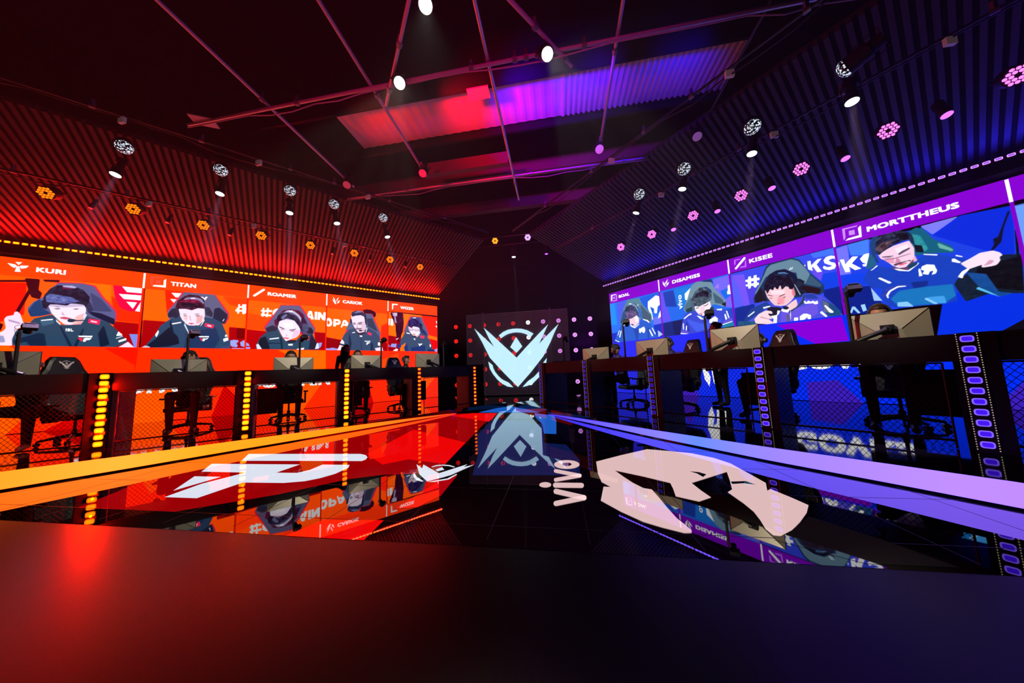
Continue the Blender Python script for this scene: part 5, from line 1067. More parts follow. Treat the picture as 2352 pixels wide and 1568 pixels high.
# ================================================================== PEOPLE
SKIN = mat('skin', (.50, .26, .16), .5); HAIR = mat('black_hair', (.014, .010, .010), .55, bump=.5, nscale=120); HAIRB = mat('brown_hair', (.045, .018, .010), .5, bump=.5, nscale=120)
NAVY = mat('dark_team_shirt', (.010, .013, .022), .6); PURP = mat('purple_team_shirt', (.045, .022, .16), .6); TROU = mat('dark_trousers', (.008, .008, .011), .8); SHOE = mat('white_shoe', (.55, .55, .55), .5); SHOEB = mat('black_shoe', (.01, .01, .01), .5)
LIP = mat('lips', (.35, .10, .09), .5); EYE = mat('dark_eye', (.02, .012, .01), .2); EYEW = mat('eye_white', (.6, .58, .55), .3)
CUP = mat('headset_grey', (.07, .07, .075), .4)
def head_shape(x, y, z):
    # ellipsoid to skull: narrower jaw, flatter face (face looks to -y)
    if z < 0: k = 1 - .34 * (-z) ** 1.3; x *= k; y = y * (1 - .22 * (-z)) - .10 * (-z)
    if y > 0: y *= 1.08
    else: y *= .93
    return (x, y, z)
def person(name, label, side, s, off, pose='sit', yaw=0, nod=0, tilt=0, shirt=NAVY, hair='short', hairm=HAIR, headset=True, arms=0, turn=0, dz=0.0, text=None, glasses=False, hatch=0):
    t = thing('person', label, 'person', at(side, s, off, PZ), rot(side) + turn)
    m = MB(); B = []
    def limb(pts, rs, tagn, n=10):
        for (a, b), (ra, rb) in zip(zip(pts, pts[1:]), zip(rs, rs[1:])): B.append((Vector(a), Vector(b), tagn, max(ra, rb)))
        m.tube(pts, list(rs), n); 
        for p, r in zip(pts, rs): m.ball(p, r * .995, 6)
    if pose == 'sit':
        hz = .53 + dz
        limb([(0, .10, hz), (0, .09, hz + .16), (0, .04, hz + .34), (0, .0, hz + .48)], (.135, .125, .14, .10), 'shirt', 14)
        for sx in (-1, 1):
            limb([(sx * .07, .04, hz + .40), (sx * .175, .02, hz + .46)], (.10, .062), 'shirt')
            el = (sx * .25, -.10, .86 + arms); wr = (sx * .17, -.34, .918 + arms)
            limb([(sx * .175, .02, hz + .46), (sx * .22, -.05, hz + .33 + arms * .5)], (.064, .058), 'shirt'); limb([(sx * .22, -.05, hz + .33 + arms * .5), el, wr], (.048, .042, .028), 'skin')
            hand(m, B, Vector(wr), sx)
            limb([(sx * .09, .08, hz), (sx * .15, -.34, hz + .03)], (.095, .066), 'trousers'); limb([(sx * .15, -.34, hz + .03), (sx * .14, -.30, .10)], (.064, .042), 'trousers')
            limb([(sx * .14, -.30, .07), (sx * .145, -.44, .045)], (.045, .036), 'shoe')
        nb = Vector((0, -.01, hz + .52)); hc = Vector((0, -.05 - .02 * nod, hz + .685))
    else:
        hz = .92
        limb([(0, 0, hz), (0, 0, hz + .2), (0, .0, hz + .40), (0, .01, hz + .5)], (.13, .12, .135, .09), 'shirt', 14)
        for sx in (-1, 1):
            limb([(sx * .07, 0, hz + .44), (sx * .17, 0, hz + .46)], (.09, .06), 'shirt')
            limb([(sx * .17, 0, hz + .46), (sx * .21, .02, hz + .20), (sx * .18, -.10, hz - .02)], (.058, .045, .034), 'shirt'); wr = Vector((sx * .18, -.12, hz - .04)); hand(m, B, wr, sx, down=True)
            limb([(sx * .085, 0, hz - .03), (sx * .09, -.01, .5), (sx * .095, .01, .1)], (.092, .062, .045), 'trousers'); limb([(sx * .095, .0, .06), (sx * .10, -.14, .04)], (.045, .036), 'shoe')
        nb = Vector((0, 0, hz + .53)); hc = Vector((0, -.02, hz + .68))
    limb([nb - Vector((0, 0, .06)), nb, hc - Vector((0, -.015, .06))], (.062, .052, .05), 'skin')
    HT = Matrix.Translation(hc) @ Matrix.Rotation(yaw, 4, 'Z') @ Matrix.Rotation(tilt, 4, 'Y') @ Matrix.Rotation(nod * .5, 4, 'X')
    m.T = HT; m.ball((0, 0, 0), (.076, .094, .118), 12, 0, head_shape); B.append((hc, hc + Vector((0, 0, .03)), 'skin', .1))
    m.tube([(0, -.082, .018), (0, -.098, -.012), (0, -.104, -.028)], [.009, .012, .014], 8); m.ball((0, -.098, -.03), (.017, .014, .011), 6)
    m.ball((0, -.072, -.094), (.026, .020, .018), 6); m.ball((0, -.078, .040), (.05, .014, .011), 6)
    for sx in (-1, 1): m.ball((sx * .078, .008, -.005), (.010, .02, .032), 6)
    m.T = Matrix.Identity(4)
    me = m.mesh('body', [SKIN, shirt, TROU, SHOE if arms == 0 and side < 0 and s > 6 else SHOEB])
    o = bpy.data.objects.new('body', me); COL.objects.link(o)
    rm = o.modifiers.new('r', 'REMESH'); rm.mode = 'VOXEL'; rm.voxel_size = .0065 if pose == 'sit' and s < 2 or pose != 'sit' else .0075; rm.use_smooth_shade = True
    sm_ = o.modifiers.new('s', 'SMOOTH'); sm_.iterations = 2; sm_.factor = .5
    dg = bpy.context.evaluated_depsgraph_get(); dg.update(); me2 = bpy.data.meshes.new_from_object(o.evaluated_get(dg)); bpy.data.objects.remove(o); bpy.data.meshes.remove(me)
    me2.name = 'body'; me2.materials.clear()
    for q in (SKIN, shirt, TROU, SHOE if side < 0 and s > 6 else SHOEB): me2.materials.append(q)
    nf = len(me2.polygons); C = np.empty(nf * 3); me2.polygons.foreach_get('center', C); C = C.reshape(-1, 3); best = np.full(nf, 1e9); lab_ = np.zeros(nf, int)
    ix = dict(skin=0, shirt=1, trousers=2, shoe=3)
    for a, b, tg, rr in B:
        a, b = np.array(a), np.array(b); d = b - a; tt = np.clip(((C - a) @ d) / max(1e-9, d @ d), 0, 1)[:, None]; D = np.linalg.norm(C - (a + tt * d), axis=1) - rr
        k = D < best; best[k] = D[k]; lab_[k] = ix[tg]
    me2.polygons.foreach_set('material_index', lab_.astype('i')); me2.polygons.foreach_set('use_smooth', [True] * nf); me2.update()
    o = bpy.data.objects.new('body', me2); COL.objects.link(o); o.parent = t
    # face details
    m = MB(); m.T = HT
    for sx in (-1, 1): m.ball((sx * .030, -.074, .012), (.014, .010, .006 if nod > .3 else .009), 6, 0); m.ball((sx * .030, -.0815, .011), (.006, .004, .005), 5, 1)
    m.build('eye', [EYEW, EYE], t, smooth=True)
    m = MB(); m.T = HT
    for sx in (-1, 1): m.tube([(sx * .014, -.086, .032), (sx * .032, -.083, .037), (sx * .050, -.070, .032)], .0035, 5)
    m.build('eyebrow', hairm, t)
    m = MB(); m.T = HT; m.ball((0, -.088, -.058), (.022, .008, .006), 6); m.build('mouth', LIP, t, smooth=True)
    # hair
    m = MB(); m.T = HT; rs = random.Random(int(s * 31) + 5)
    def hs(x, y, z):
        x, y, z = head_shape(x, y, z); n = .03 * math.sin(9 * x + 3 * z + s) * math.cos(8 * y - 2 * z)
        front = -.62 if hair != 'fringe' else -.35
        if y < -.25 and z < .50 - (.18 if hair == 'fringe' else 0): y = -.25 + (y + .25) * .12; x *= .98
        if z < -.15 and hair in ('short', 'fringe', 'curls'): z = -.15 + (z + .15) * .35; x *= .94
        return (x * (1 + n), y * (1 + n), z * (1 + n))
    m.ball((0, .010, .014), (.084, .100, .120) if hair != 'curls' else (.090, .104, .124), 16, 0, hs)
    if hair == 'curls' or hair == 'fringe':
        for k in range(34 if hair == 'curls' else 14):
            a = rs.uniform(0, 6.28); e = rs.uniform(.3, 1.45) if hair == 'curls' else rs.uniform(.75, 1.1)
            if hair == 'fringe': a = -1.57 + rs.uniform(-.9, .9)
            m.ball((.082 * math.cos(e) * math.cos(a), .098 * math.cos(e) * math.sin(a), .012 + .118 * math.sin(e)), (rs.uniform(.018, .026), rs.uniform(.016, .024), rs.uniform(.014, .026)), 5)
    if hair == 'long':
        for k in range(16):
            a = math.pi * (k / 15.0); x = .085 * math.cos(a); y = .02 + .085 * math.sin(a)
            m.tube([(x, y, .06), (x * 1.12, y + .01, -.05), (x * 1.15, y + .02, -.16), (x * 1.0, y + .01, -.28)], [.022, .028, .026, .008], 6)
    if hair == 'bun': m.ball((0, .09, .05), (.05, .045, .05), 8); m.ball((0, .05, -.03), (.07, .06, .07), 8)
    m.build('hair', hairm, t, smooth=True)
    if headset:
        h = None
        m = MB(); m.T = HT; m.tube([(.092 * math.cos(a), .012, .004 + .132 * math.sin(a)) for a in np.linspace(.05, math.pi - .05, 18)], .010, 8); hb = m.build('headset_band', CUP, t, smooth=True)
        for sx in (-1, 1):
            m = MB(); m.T = HT; m.tube([(sx * .078, .012, -.006), (sx * .088, .012, -.006), (sx * .112, .012, -.006)], [.036, .040, .034], 16); m.build('ear_cup', CUP, t)
        m = MB(); m.T = HT; m.tube([(.1, 0, -.02), (.095, -.05, -.05), (.06, -.098, -.068), (.02, -.115, -.066)], .003, 6); m.ball((.015, -.116, -.066), (.014, .009, .009), 6); m.build('microphone', PLASTIC, t)
    # printed marks on the shirt
    if pose == 'sit':
        m = MB(); 
        Q = [[(-.5, .4), (.5, .4), (.46, .22), (-.4, .22)], [(-.3, .1), (.1, .1), (-.05, -.3)], [(.1, .1), (.46, .1), (.3, -.12), (.12, -.14), (.04, -.4), (-.06, -.3)]] if side < 0 else [[(a * 1.7, (b - .6) * 1.1) for a, b in hm]]
        for q in Q: poly_mb(m, q, lambda a, b: (.07 + a * .07, -.115 + abs(.07 + a * .07) * .25 - b * .02, hz + .37 + b * .07))
        m.build('chest_emblem', EMB, t, fix=False)
        m = MB(); m.T = Matrix.Translation((0, 0, 0)); m.tube([(.062 * math.cos(a), -.012 + .06 * math.sin(a), hz + .50 - .02 * (1 - math.sin(a))) for a in np.linspace(math.pi * .95, math.pi * 2.05, 12)], .006, 5); m.build('collar', mat('pale_collar', (.45, .45, .5), .6), t)
    if text:
        v, f = text_mesh(text, .02); m = MB()
        m.add([(-.165 - .035 * (b - .5) * 0 - .045, -.06 + .045 * b, hz + .40 - a * .12) for a, b in v], f); m.build('sleeve_lettering', EMB, t, fix=False)
    return t
def hand(m, B, wr, sx, down=False):
    d = Vector((0, -.3, -1)).normalized() if down else Vector((-sx * .25, -1, -.12)).normalized(); u = Vector((1, 0, 0)); n = d.cross(u)
    pal = wr + d * .055
    m.tube([wr - d * .01, wr + d * .03, wr + d * .085], [.026, .036, .034], 10); m.ball(pal, (.040, .040, .018), 8); B.append((wr, wr + d * .09, 'skin', .036))
    for k in range(4):
        L = (.062, .072, .067, .052)[k]; b = wr + d * .085 + u * (k - 1.5) * .019 * sx; e = b + d * L * .55 - Vector((0, 0, .010)); g = e + d * L * .35 - Vector((0, 0, .022))
        m.tube([b - d * .02, b, e, g], [.0095, .0098, .0092, .0085], 7); m.ball(g, .0086, 5); B.append((b, g, 'skin', .009))
    b = wr + d * .03 - u * sx * .03; e = b + d * .035 - u * sx * .022; g = e + d * .028 - u * sx * .004; m.tube([wr + d * .02, b, e, g], [.014, .013, .011, .009], 7); m.ball(g, .0092, 5); B.append((b, g, 'skin', .011))
person('p', 'seated person in a dark shirt hidden behind the leftmost monitor, legs showing under the desk', -1, 6.98, 1.06, nod=.6, hair='fringe')
person('p', 'seated person with dark curly hair and pale headset, eyes just above a monitor', -1, 5.37, 1.06, nod=.25, hair='curls', dz=.10)
person('p', 'seated person with parted black hair and headset, forehead above the middle left monitor', -1, 3.90, 1.06, nod=.45, hair='short', dz=.12)
person('p', 'seated short haired person with headset beside the standing woman on the left', -1, 2.62, 1.06, nod=.1, hair='short', yaw=.1, dz=.16)
person('p', 'seated person with a black bowl haircut looking right past a monitor, black shirt', -1, 1.48, 1.02, nod=.1, hair='fringe', yaw=.75, tilt=.05, dz=.03)
person('p', 'seated person with slicked brown hair behind the nearest right monitor', 1, 5.47, 1.06, nod=.5, hair='short', hairm=HAIRB, shirt=PURP, dz=.17)
person('p', 'seated person in purple shirt hidden behind the second nearest right monitor', 1, 4.24, 1.08, nod=.6, hair='short', shirt=PURP, dz=-.02, turn=-.2)
person('p', 'seated person in a purple shirt with a headset, mostly behind the middle right monitor', 1, 2.80, 1.08, nod=.6, hair='curls', shirt=PURP, dz=.07, turn=-.2)
person('p', 'seated person in profile facing left with headset and purple shirt at the far right desk', 1, 1.58, 1.05, yaw=-1.25, nod=.35, hair='fringe', shirt=PURP, dz=.06, turn=-.15)
person('p', 'standing woman in black with her hair tied up, facing left among the right desks', 1, 3.25, 2.1, pose='stand', yaw=-.75, nod=.1, hair='bun', shirt=mat('black_tee', (.008, .008, .012), .7), headset=False, turn=-.55, text='LTA')
person('p', 'standing woman with long dark hair and lanyard behind the left desks', -1, 2.72, 1.95, pose='stand', yaw=.3, nod=.2, hair='long', shirt=mat('maroon_tee', (.02, .008, .012), .7), headset=False, turn=.2)
# ================================================================== LOGO SCREEN AND BACK WALL LAMPS
lg = thing('logo_screen', 'transparent video screen with a pale winged V emblem before the back wall', 'logo screen')
YL = 11.75
SEE = bpy.data.materials.new('see_through_led'); SEE.use_nodes = True; nt = SEE.node_tree; nt.nodes.clear()
o_ = nt.nodes.new('ShaderNodeOutputMaterial'); mx = nt.nodes.new('ShaderNodeMixShader'); tr = nt.nodes.new('ShaderNodeBsdfTransparent'); pb = nt.nodes.new('ShaderNodeBsdfPrincipled')
pb.inputs['Base Color'].default_value = (.25, .25, .3, 1); pb.inputs['Roughness'].default_value = .3; pb.inputs['Emission Color'].default_value = (*lin((60, 52, 62)), 1); pb.inputs['Emission Strength'].default_value = .5
mx.inputs[0].default_value = .35; nt.links.new(tr.outputs[0], mx.inputs[1]); nt.links.new(pb.outputs[0], mx.inputs[2]); nt.links.new(mx.outputs[0], o_.inputs[0])
cells = [(c, r_) for c in range(6) for r_ in range(3)] + [(c, r_) for c in range(1, 5) for r_ in (3, 4)]
m = MB(); fr = MB()
for c, r_ in cells:
    x0 = -2.39 + c * .70; z1 = 3.41 - r_ * .695; x1, z0 = x0 + .70, z1 - .695
    if r_ == 4: z0 = 0.05
    m.face([(x0, YL + .05, z0), (x1, YL + .05, z0), (x1, YL + .05, z1), (x0, YL + .05, z1)])
    for a, b in (((x0, z0), (x1, z0)), ((x0, z1), (x1, z1)), ((x0, z0), (x0, z1)), ((x1, z0), (x1, z1))):
        fr.box((min(a[0], b[0]) - .008, YL + .03, min(a[1], b[1]) - .008), (max(a[0], b[0]) + .008, YL + .07, max(a[1], b[1]) + .008))
m.build('led_net', SEE, lg, fix=False); fr.build('frame', mat('screen_frame_glow', (.09, .075, .085), .4, metal=.3, emit=lin((40, 34, 40)), strength=.6), lg)  # frame bars carry a faint glow, light put into their material
m = MB()
for x in (-1.69, 1.11): m.box((x - .03, YL + .08, 0), (x + .03, YL + .13, 3.5))
m.build('hanging_bar', STEEL, lg)
LG = bpy.data.materials.new('emblem_light'); LG.use_nodes = True; nt = LG.node_tree; nt.nodes.clear()
o_ = nt.nodes.new('ShaderNodeOutputMaterial'); mx = nt.nodes.new('ShaderNodeMixShader'); tr = nt.nodes.new('ShaderNodeBsdfTransparent'); em = nt.nodes.new('ShaderNodeEmission')
em.inputs[0].default_value = (*lin((182, 222, 242)), 1); em.inputs[1].default_value = 1.3; mx.inputs[0].default_value = .93
nt.links.new(tr.outputs[0], mx.inputs[1]); nt.links.new(em.outputs[0], mx.inputs[2]); nt.links.new(mx.outputs[0], o_.inputs[0])
m = MB()
for t in LOGO:
    poly_mb(m, pts_of(t), lambda a, b: (a, YL, b))
m.build('winged_emblem', LG, lg, fix=False)
def flower(name, rim, r=.118):
    m = MB(); m.tube([(0, 0, -.10), (0, 0, -.01)], r * .9, 18, 0); m.tube([(0, 0, -.012), (0, 0, .0)], r, 18, 0)
    for k in range(10):
        a = 2 * math.pi * k / 10; m.ball((r * .72 * math.cos(a), r * .72 * math.sin(a), .002), (r * .17, r * .17, .012), 5, 1)
    for k in range(5):
        a = 2 * math.pi * k / 5 + .3; m.ball((r * .34 * math.cos(a), r * .34 * math.sin(a), .002), (r * .15, r * .15, .012), 5, 1)
    return m.mesh(name, [BLACK, rim])
FR = flower('ring_lamp', glow('lamp_red', (255, 30, 22), 2.2)); FV = flower('ring_lamp', glow('lamp_violet', (236, 150, 255), 2.8)); FW = flower('ring_lamp', glow('lamp_white', (245, 250, 255), 5)); FP = flower('ring_lamp', glow('lamp_pink', (255, 40, 120), 1.4))
YB = 14.12
RN = ['top', 'second', 'third', 'fourth', 'bottom']
for c in range(-2, 14):
    for r_ in range(5):
        x = -4.43 + c * .737; z = 3.33 - r_ * .733
        me = FW if c == 6 else (FR if c < 6 else FV)
        if c == 0 and r_ < 2: me = FP
        o = bpy.data.objects.new('wall_lamp', me); COL.objects.link(o); o.location = (x, YB, z); o.rotation_euler = (math.pi / 2, (.4 * c) % 1, 0)
        colr = 'white' if c == 6 else ('pink' if me is FP else 'red' if c < 6 else 'violet')
        tag(o, '%s round lamp on the back wall, %s row, %s column from the left' % (colr, RN[r_], (NTH + ['thirteenth', 'fourteenth', 'fifteenth', 'sixteenth'])[c + 2]), 'wall lamp', 'round lamps on the back wall')
light('POINT', 'wall_lamp_light', (.0, 13.4, 1.9), (0, 0, 0), 8, (.9, .9, 1), soft=.1); light('POINT', 'wall_lamp_light', (2.6, 13.2, 1.9), (0, 0, 0), 40, (.5, .05, 1), soft=.1); light('POINT', 'wall_lamp_light', (-2.6, 13.2, 1.9), (0, 0, 0), 8, (1, .05, .1), soft=.1)
# ================================================================== LAMPS OVERHEAD
def hexpar(name, g):
    t = thing(name, 'x', 'stage lamp')
    m = MB(); m.tube([(0, 0, .16), (0, 0, .0)], .105, 20, 0); m.tube([(0, 0, .24), (0, 0, .16)], .06, 12, 0); m.build('housing', BLACK, t)
    m = MB(); s = .040
    for q in range(-2, 3):
        for r_ in range(-2, 3):
            if abs(q + r_) > 2 or (q == 0 and r_ == 0): continue
            x = s * (q + r_ / 2); y = s * r_ * .866; m.tube([(x, y, 0), (x, y, -.012)], .0165, 8)
    m.build('lens_cluster', g, t)
    m = MB(); m.tube([(-.12, 0, .08), (-.125, 0, .2), (-.08, 0, .27), (.08, 0, .27), (.125, 0, .2), (.12, 0, .08)], .008, 6); m.tube([(0, 0, .27), (0, 0, .34)], .012, 6); m.build('yoke', METAL, t)
    return t
PA = hexpar('par_lamp', glow('par_amber', (255, 105, 8), 2.2)); PM = hexpar('par_lamp', glow('par_magenta', (255, 110, 235), 2.2)); PO = hexpar('par_lamp', glow('par_orange', (255, 150, 20), 2.8)); PV = hexpar('par_lamp', glow('par_violet', (205, 160, 255), 2.6))
C0 = Vector((.9, 1.2, 1.0))
for L, pr, sd, e, lab in ((PAR_L, PA, -1, 9, 'amber'), (PAR_R, PM, 1, 8, 'magenta')):
    for k, q in enumerate(L):
        o = copy_tree(pr) if k else pr
        o.location = q; n = Vector((-sd * math.cos(TH), -math.sin(TH), 0)); aim(o, Vector(q) + n * 1.0 + Vector((0, -.35, -.75)))
        o['label'] = '%s cluster par lamp hanging over the %s desks, %s to the camera' % (lab, SIDE[sd], ORD[k]); o['group'] = '%s par lamps over the %s desks' % (lab, SIDE[sd])
        if k < 6: light('SPOT', 'par_light', Vector(q) + n * .05 - Vector((0, 0, .06)), Vector(q) + n * 1.2 + Vector((0, 0, -1.6)), e, RED if sd < 0 else (.12, .01, 1), angle=50, blend=.8)
for k, q in enumerate(PAR_B):
    pr = PO if k < 2 else PV; o = copy_tree(pr) if k % 2 else pr
    o.location = q; aim(o, (q[0] * .5 + .6, 2, 2.6)); o['label'] = '%s cluster par lamp facing the camera at the back, %s from the left' % ('orange' if k < 2 else 'violet', NTH[k]); o['group'] = 'par lamps on the back pipe'
    light('SPOT', 'par_light', Vector(q) + Vector((0, .1, .12)), Vector(q) + Vector((0, .6, 1.5)), 10, (1, .06, .0) if k < 2 else (.12, .03, 1), angle=34, blend=1)
def profile(name, g, r=.062, L=.22):
    t = thing(name, 'x', 'spotlight')
    m = MB(); m.tube([(0, 0, .0), (0, 0, .10)], r * 1.12, 18); m.tube([(0, 0, .10), (0, 0, L)], r * .75, 14); m.tube([(0, 0, L), (0, 0, L + .09)], r * 1.1, 14); m.build('housing', BLACK, t)
    m = MB(); m.tube([(0, 0, -.004), (0, 0, .012)], r, 20); m.build('lens', g, t)
    m = MB(); m.tube([(-r * 1.3, 0, L * .6), (-r * 1.35, 0, L * 1.3), (r * 1.35, 0, L * 1.3), (r * 1.3, 0, L * .6)], .006, 6); m.tube([(0, 0, L * 1.3), (0, 0, L * 1.3 + .1)], .01, 6); m.build('yoke', METAL, t)
    return t
PW = profile('profile_spot', glow('spot_white', (235, 255, 250), 3.0))
first = True
for L, sd in ((WHITE_L, -1), (WHITE_R, 1)):
    for k, q in enumerate(L):
        o = copy_tree(PW) if not first else PW; first = False
        s = (6.85, 5.37, 3.9, 2.55, 1.2)[k] if sd < 0 else (5.5, 4.15, 2.85, 1.5)[k]
        tg = at(sd, s, .2, 1.2); o.location = q; aim(o, at(sd, s, .0, 1.0)); o['label'] = 'white spotlight over the %s desks, %s to the camera' % (SIDE[sd], ORD[k]); o['group'] = 'white spotlights over the %s desks' % SIDE[sd]
        light('SPOT', 'spot_light', Vector(q) - Vector((0, 0, .02)), at(sd, s, -.15, .2), 1300, (.8, .5, 1), angle=13, blend=.8, soft=.03)
CR = bpy.data.materials.new('crackled_lens'); CR.use_nodes = True; nt = CR.node_tree; b = nt.nodes['Principled BSDF']  # pattern of bright and dark pieces glowing on the round lens
tc = nt.nodes.new('ShaderNodeTexCoord'); vo = nt.nodes.new('ShaderNodeTexVoronoi'); vo.feature = 'F1'; vo.inputs['Scale'].default_value = 42; rp = nt.nodes.new('ShaderNodeValToRGB')
nt.links.new(tc.outputs['Object'], vo.inputs['Vector']); nt.links.new(vo.outputs['Distance'], rp.inputs[0]); nt.links.new(rp.outputs[0], b.inputs['Emission Color'])
rp.color_ramp.elements[0].color = (*lin((225, 240, 255)), 1); rp.color_ramp.elements[1].color = (0, 0, 0, 1); rp.color_ramp.elements[0].position = .25; rp.color_ramp.elements[1].position = .55
b.inputs['Emission Strength'].default_value = 1.2; b.inputs['Base Color'].default_value = (.02, .02, .02, 1); CR.cycles.emission_sampling = 'NONE'
t = thing('crackled_fixture', 'x', 'stage lamp'); m = MB(); m.tube([(0, 0, .02), (0, 0, .2)], .10, 18); m.tube([(0, 0, .2), (0, 0, .3)], .07, 12); m.build('housing', BLACK, t)
m = MB(); m.ball((0, 0, 0), (.095, .095, .06), 12); m.build('faceted_lens', CR, t, smooth=True)
m = MB(); m.tube([(-.115, 0, .1), (-.12, 0, .3), (.12, 0, .3), (.115, 0, .1)], .008, 6); m.build('yoke', METAL, t); CRK = t
first = True
for L, sd in ((CRACK_L, -1), (CRACK_R, 1)):
    for k, q in enumerate(L):
        o = copy_tree(CRK) if not first else CRK; first = False
        o.location = q; aim(o, Vector(q).lerp(Vector((1.0, .4, 1.0)), .5) + Vector((0, 0, -.6)) + Vector((sd * .6, 0, 0))); o['label'] = 'round fixture with crackled white lens above the %s desks, %s to the camera' % (SIDE[sd], ORD[k]); o['group'] = 'crackled round fixtures over the %s desks' % SIDE[sd]
        if sd > 0 and k == 0: o.rotation_euler = (1.2, .9, .3)
DR = profile('pin_spot', glow('pin_red', (255, 30, 40), 1.6), .028, .1); DV = profile('pin_spot', glow('pin_violet', (175, 90, 255), 2.4), .05, .14)
for L, sd, pr in ((DOT_L, -1, DR), (DOT_R, 1, DV)):
    for k, q in enumerate(L):
        o = copy_tree(pr) if k else pr; o.location = q; aim(o, Vector(q) + Vector((-sd * .05, -.35, -1)))
        o['label'] = 'small %s pin spot under the slatted slope on the %s, %s to the camera' % ('red' if sd < 0 else 'violet', 'left' if sd < 0 else 'right', ORD[k]); o['group'] = '%s pin spots' % ('red' if sd < 0 else 'violet')
        if sd > 0: light('SPOT', 'pin_light', Vector(q) - Vector((0, 0, .03)), Vector(q) + Vector((0, 0, -2)), 600, (.08, .02, 1), angle=9, blend=.5, soft=.02)
for k, q in enumerate(BEAM_B):
    o = copy_tree(PW if k == 0 else DV); o.location = q; aim(o, Vector(q) + Vector((0, -.02, -1)), 'Y'); o['label'] = '%s downlight hanging before the black back drape' % ('white' if k == 0 else 'violet')
    if 'group' in o: del o['group']
    light('SPOT', 'beam_light', Vector(q) - Vector((0, 0, .03)), Vector(q) + Vector((.08 if k == 0 else 0, 0, -2)), 800 if k == 0 else 700, (.75, .9, 1) if k == 0 else (.08, .02, 1), angle=7, blend=.5, soft=.02)
# discs and white lamps on the long pipes
def bigspot(name, g, r=.070):
    t = thing(name, 'x', 'spotlight')
    m = MB(); m.tube([(0, 0, .0), (0, 0, .05), (0, 0, .16), (0, 0, .26)], [r * 1.12, r * 1.12, r * 1.3, r * .7], 20); m.build('housing', BLACK, t)
    m = MB(); m.tube([(0, 0, -.004), (0, 0, .012)], r, 24); m.build('lens', g, t)
    m = MB(); m.tube([(-r * 1.4, 0, .12), (-r * 1.5, 0, .27), (-r * .9, 0, .36), (r * .9, 0, .36), (r * 1.5, 0, .27), (r * 1.4, 0, .12)], .008, 6); m.tube([(0, 0, .36), (0, 0, .44)], .02, 8); m.box((-.03, -.03, .40), (.03, .03, .46)); m.build('clamp_yoke', METAL, t); return t
WB = glow('fresnel_white', (255, 250, 235), 3.0)
def lensgrid(name, rgb, g):
    m = bpy.data.materials.new(name); m.use_nodes = True; nt = m.node_tree; b = nt.nodes['Principled BSDF']; tc = nt.nodes.new('ShaderNodeTexCoord'); v = nt.nodes.new('ShaderNodeTexVoronoi'); v.inputs['Scale'].default_value = 90; v.inputs['Randomness'].default_value = .2
    rp = nt.nodes.new('ShaderNodeValToRGB'); nt.links.new(tc.outputs['Object'], v.inputs['Vector']); nt.links.new(v.outputs['Distance'], rp.inputs[0]); nt.links.new(rp.outputs[0], b.inputs['Emission Color'])
    rp.color_ramp.elements[0].color = (*lin(rgb), 1); rp.color_ramp.elements[1].color = (*[q * .35 for q in lin(rgb)], 1); rp.color_ramp.elements[1].position = .6; b.inputs['Emission Strength'].default_value = g; m.cycles.emission_sampling = 'NONE'; return m
for (x, y, z), g, tgt, lab, e in (((-.53, 3.24, 4.8), WB, (.6, 1.6, 2.2), 'white spotlight below the left boom arm, beside the ceiling panel', 1), ((1.41, 3.25, 4.8), WB, (1.9, 1.4, 2.2), 'white spotlight hanging over the middle of the cross pipe', 1), ((.17, 2.53, 4.8), WB, (.75, 1.3, 2.0), 'large white spotlight cut by the top edge of the picture', 1),
        ((2.26, 4.99, 4.8), lensgrid('lens_violet', (215, 110, 255), 1.3), (2.0, 2.0, 1.2), 'violet lensed spotlight at the end of the right hand pipe', 0), ((-1.03, 4.94, 4.8), glow('disc_red', (255, 20, 60), 1.5), (-.6, 2.6, 1.2), 'bright red disc lamp at the end of a pipe', 0),
        ((-2.65, 4.95, 4.8), glow('disc_rose', (170, 40, 62), 1.0), (-1.6, 2.8, 1.6), 'dull rose disc lamp left of the bright red one', 0), ((3.87, 5.03, 4.8), lensgrid('lens_grey', (100, 80, 150), 1.1), (3.0, 2.6, 1.0), 'grey violet disc lamp over the right side', 0), ((.70, 2.35, 4.9), WB, (1.2, 1.4, 2.2), 'white spotlight barely showing at the top edge', 0)):
    o = bigspot('fresnel_spot', g); o.location = (x, y, z); aim(o, tgt); o['label'] = lab
    if e:
        d = (Vector(tgt) - Vector((x, y, z))).normalized(); light('SPOT', 'fresnel_light', Vector((x, y, z)) + d * .03, tgt, 110, (1, .95, .9), angle=18, blend=.8, soft=.05)
        if z == 4.8 and y > 3:
            sd = -1 if x < 0 else 1
            for ps in ((6.9, 5.37, 3.88, 2.58, 1.25) if sd < 0 else (5.52, 4.2, 2.9, 1.62)): light('SPOT', 'fresnel_side_light', Vector((x, y, z)) + d * .03, at(sd, ps, .6, 1.35), 800, (1, .90, .68), angle=18, blend=.7, soft=.04)
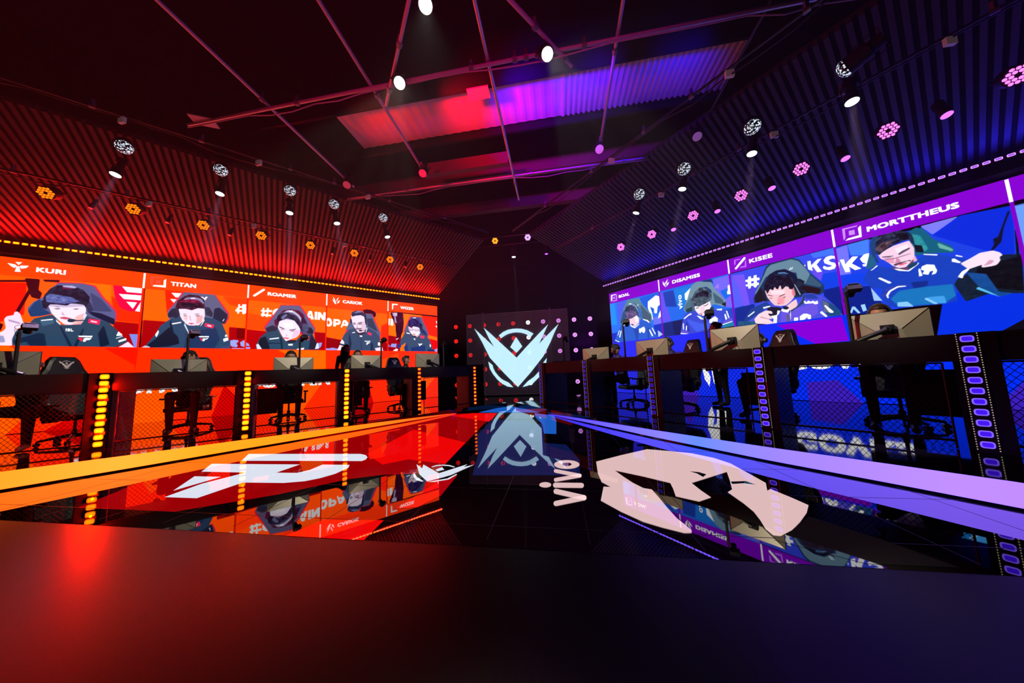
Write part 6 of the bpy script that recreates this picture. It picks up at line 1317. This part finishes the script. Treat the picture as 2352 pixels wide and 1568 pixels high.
# ================================================================== PIPES, CLAMPS, CABLES
PIPE = mat('pipe_aluminium', (.45, .42, .46), .38, metal=.7, noise=.1, nscale=30)
def pipe(a, b, label, clamps=(), r=.024, cab=0, mt=PIPE, plates=()):
    t = thing('ceiling_pipe', label, 'pipe'); a, b = Vector(a), Vector(b)
    m = MB(); m.tube([a, b], r, 10); m.build('tube', mt, t)
    for c in clamps:
        p = a.lerp(b, c); d = (b - a).normalized(); m = MB(); m.tube([p - d * .03, p + d * .03], r * 1.6, 10); m.box(p + Vector((-.018, -.018, .02)), p + Vector((.018, .018, .11))); m.build('clamp', STEEL, t)
    for c in plates:
        p = a.lerp(b, c); m = MB(); m.box(p + Vector((-.05, -.02, -.12)), p + Vector((.05, .02, -.03))); m.build('hanger_plate', mat('plate_pale_glow', (.5, .45, .42), .5, emit=lin((90, 70, 72)), strength=.35), t)  # pale plates given a faint glow, though they are no lamps
    if cab:
        m = MB(); rs = random.Random(cab); P = []; n = 26
        for k in range(n + 1):
            f = k / n; P.append(a.lerp(b, f) + Vector((0, 0, -.03 - (.10 if 3 < k % 9 < 8 else .02) * rs.uniform(.4, 1))))
        m.tube(P, .009, 6); m.build('cable', CABLE if cab > 50 else mat('cable_grey', (.25, .22, .25), .5), t)
    return t
ZP = 5.05
pipe((-2.62, .2, ZP), (-2.80, 5.35, ZP), 'long pipe running back overhead, farthest left of the four', (.3, .6, .95))
pipe((-.93, .2, ZP), (-1.14, 5.35, ZP), 'long pipe running back to the bright red disc lamp', (.3, .65, .95))
pipe((.655, .2, ZP), (.62, 6.6, ZP), 'long pipe running back over the middle of the stage', (.3, .5, .9))
pipe((2.22, .2, ZP), (2.32, 5.4, ZP), 'long pipe running back to the violet spotlight', (.3, .65, .95))
pipe((3.85, .2, ZP), (4.02, 5.4, ZP), 'thin dark pipe running back over the right side', (.5,), r=.016, mt=METAL)
pipe((-4.2, 3.40, ZP - .05), (5.6, 3.40, ZP - .05), 'cross pipe with sagging cables near the top of the picture', (.2, .36, .37, .47, .53, .545, .56, .62), cab=5)
pipe((-3.6, 5.70, ZP), (5.6, 5.74, ZP), 'second cross pipe behind the hanging disc lamps', (.2, .5, .7), cab=9, r=.02)
pipe((-.02, 2.55, 4.97), (-.99, 3.66, 4.97), 'slanting boom arm left of the large white spotlight', (.35, .8))
pipe((.98, 2.70, 4.97), (1.73, 3.60, 4.97), 'slanting boom arm holding the middle spotlight', (.4, .85))
pipe((-2.0, 8.6, 5.15), (3.2, 8.6, 5.15), 'thin back pipe over the orange and violet lamps', (), r=.018, mt=METAL)
pipe((-1.2, 9.0, 5.06), (2.4, 9.0, 5.06), 'back pipe holding the two thin downlights', (), r=.018, mt=METAL)
for sd, o_, s0, s1, z, lab in ((-1, -.15, -.5, 8.6, 4.98, 'pipe of small clamps along the left wing, inner one'), (-1, 1.5, -.2, 8.6, 4.45, 'pipe carrying the amber par lamps'), (1, -.5, -.3, 8.8, 4.75, 'pipe of small clamps along the right wing, inner one'), (1, 1.0, -.2, 8.8, 4.55, 'pipe with pale hanger plates over the right wing')):
    pipe(at(sd, s0, o_, z), at(sd, s1, o_, z), lab, (.15, .3, .42, .5, .63, .75, .88), r=.018, mt=METAL, cab=60 + int(s1 * 3 + z), plates=(.35, .55, .72, .9))
# ================================================================== HAZE

hz = bpy.data.materials.new('thin_haze'); hz.use_nodes = True; nt = hz.node_tree; nt.nodes.clear()
o_ = nt.nodes.new('ShaderNodeOutputMaterial'); vs_ = nt.nodes.new('ShaderNodeVolumeScatter'); vs_.inputs['Density'].default_value = .008; vs_.inputs['Anisotropy'].default_value = .3; nt.links.new(vs_.outputs[0], o_.inputs['Volume'])
m = MB(); m.box((-9.5, .3, 1.95), (9.5, 13.9, 6.2)); o = m.build('stage_haze', hz); tag(o, 'thin stage haze hanging under the ceiling and showing the light beams', 'haze', kind='stuff')

# blue light on the far floor is drawn as a glowing wedge among the floor art
print('objects', len(bpy.data.objects))
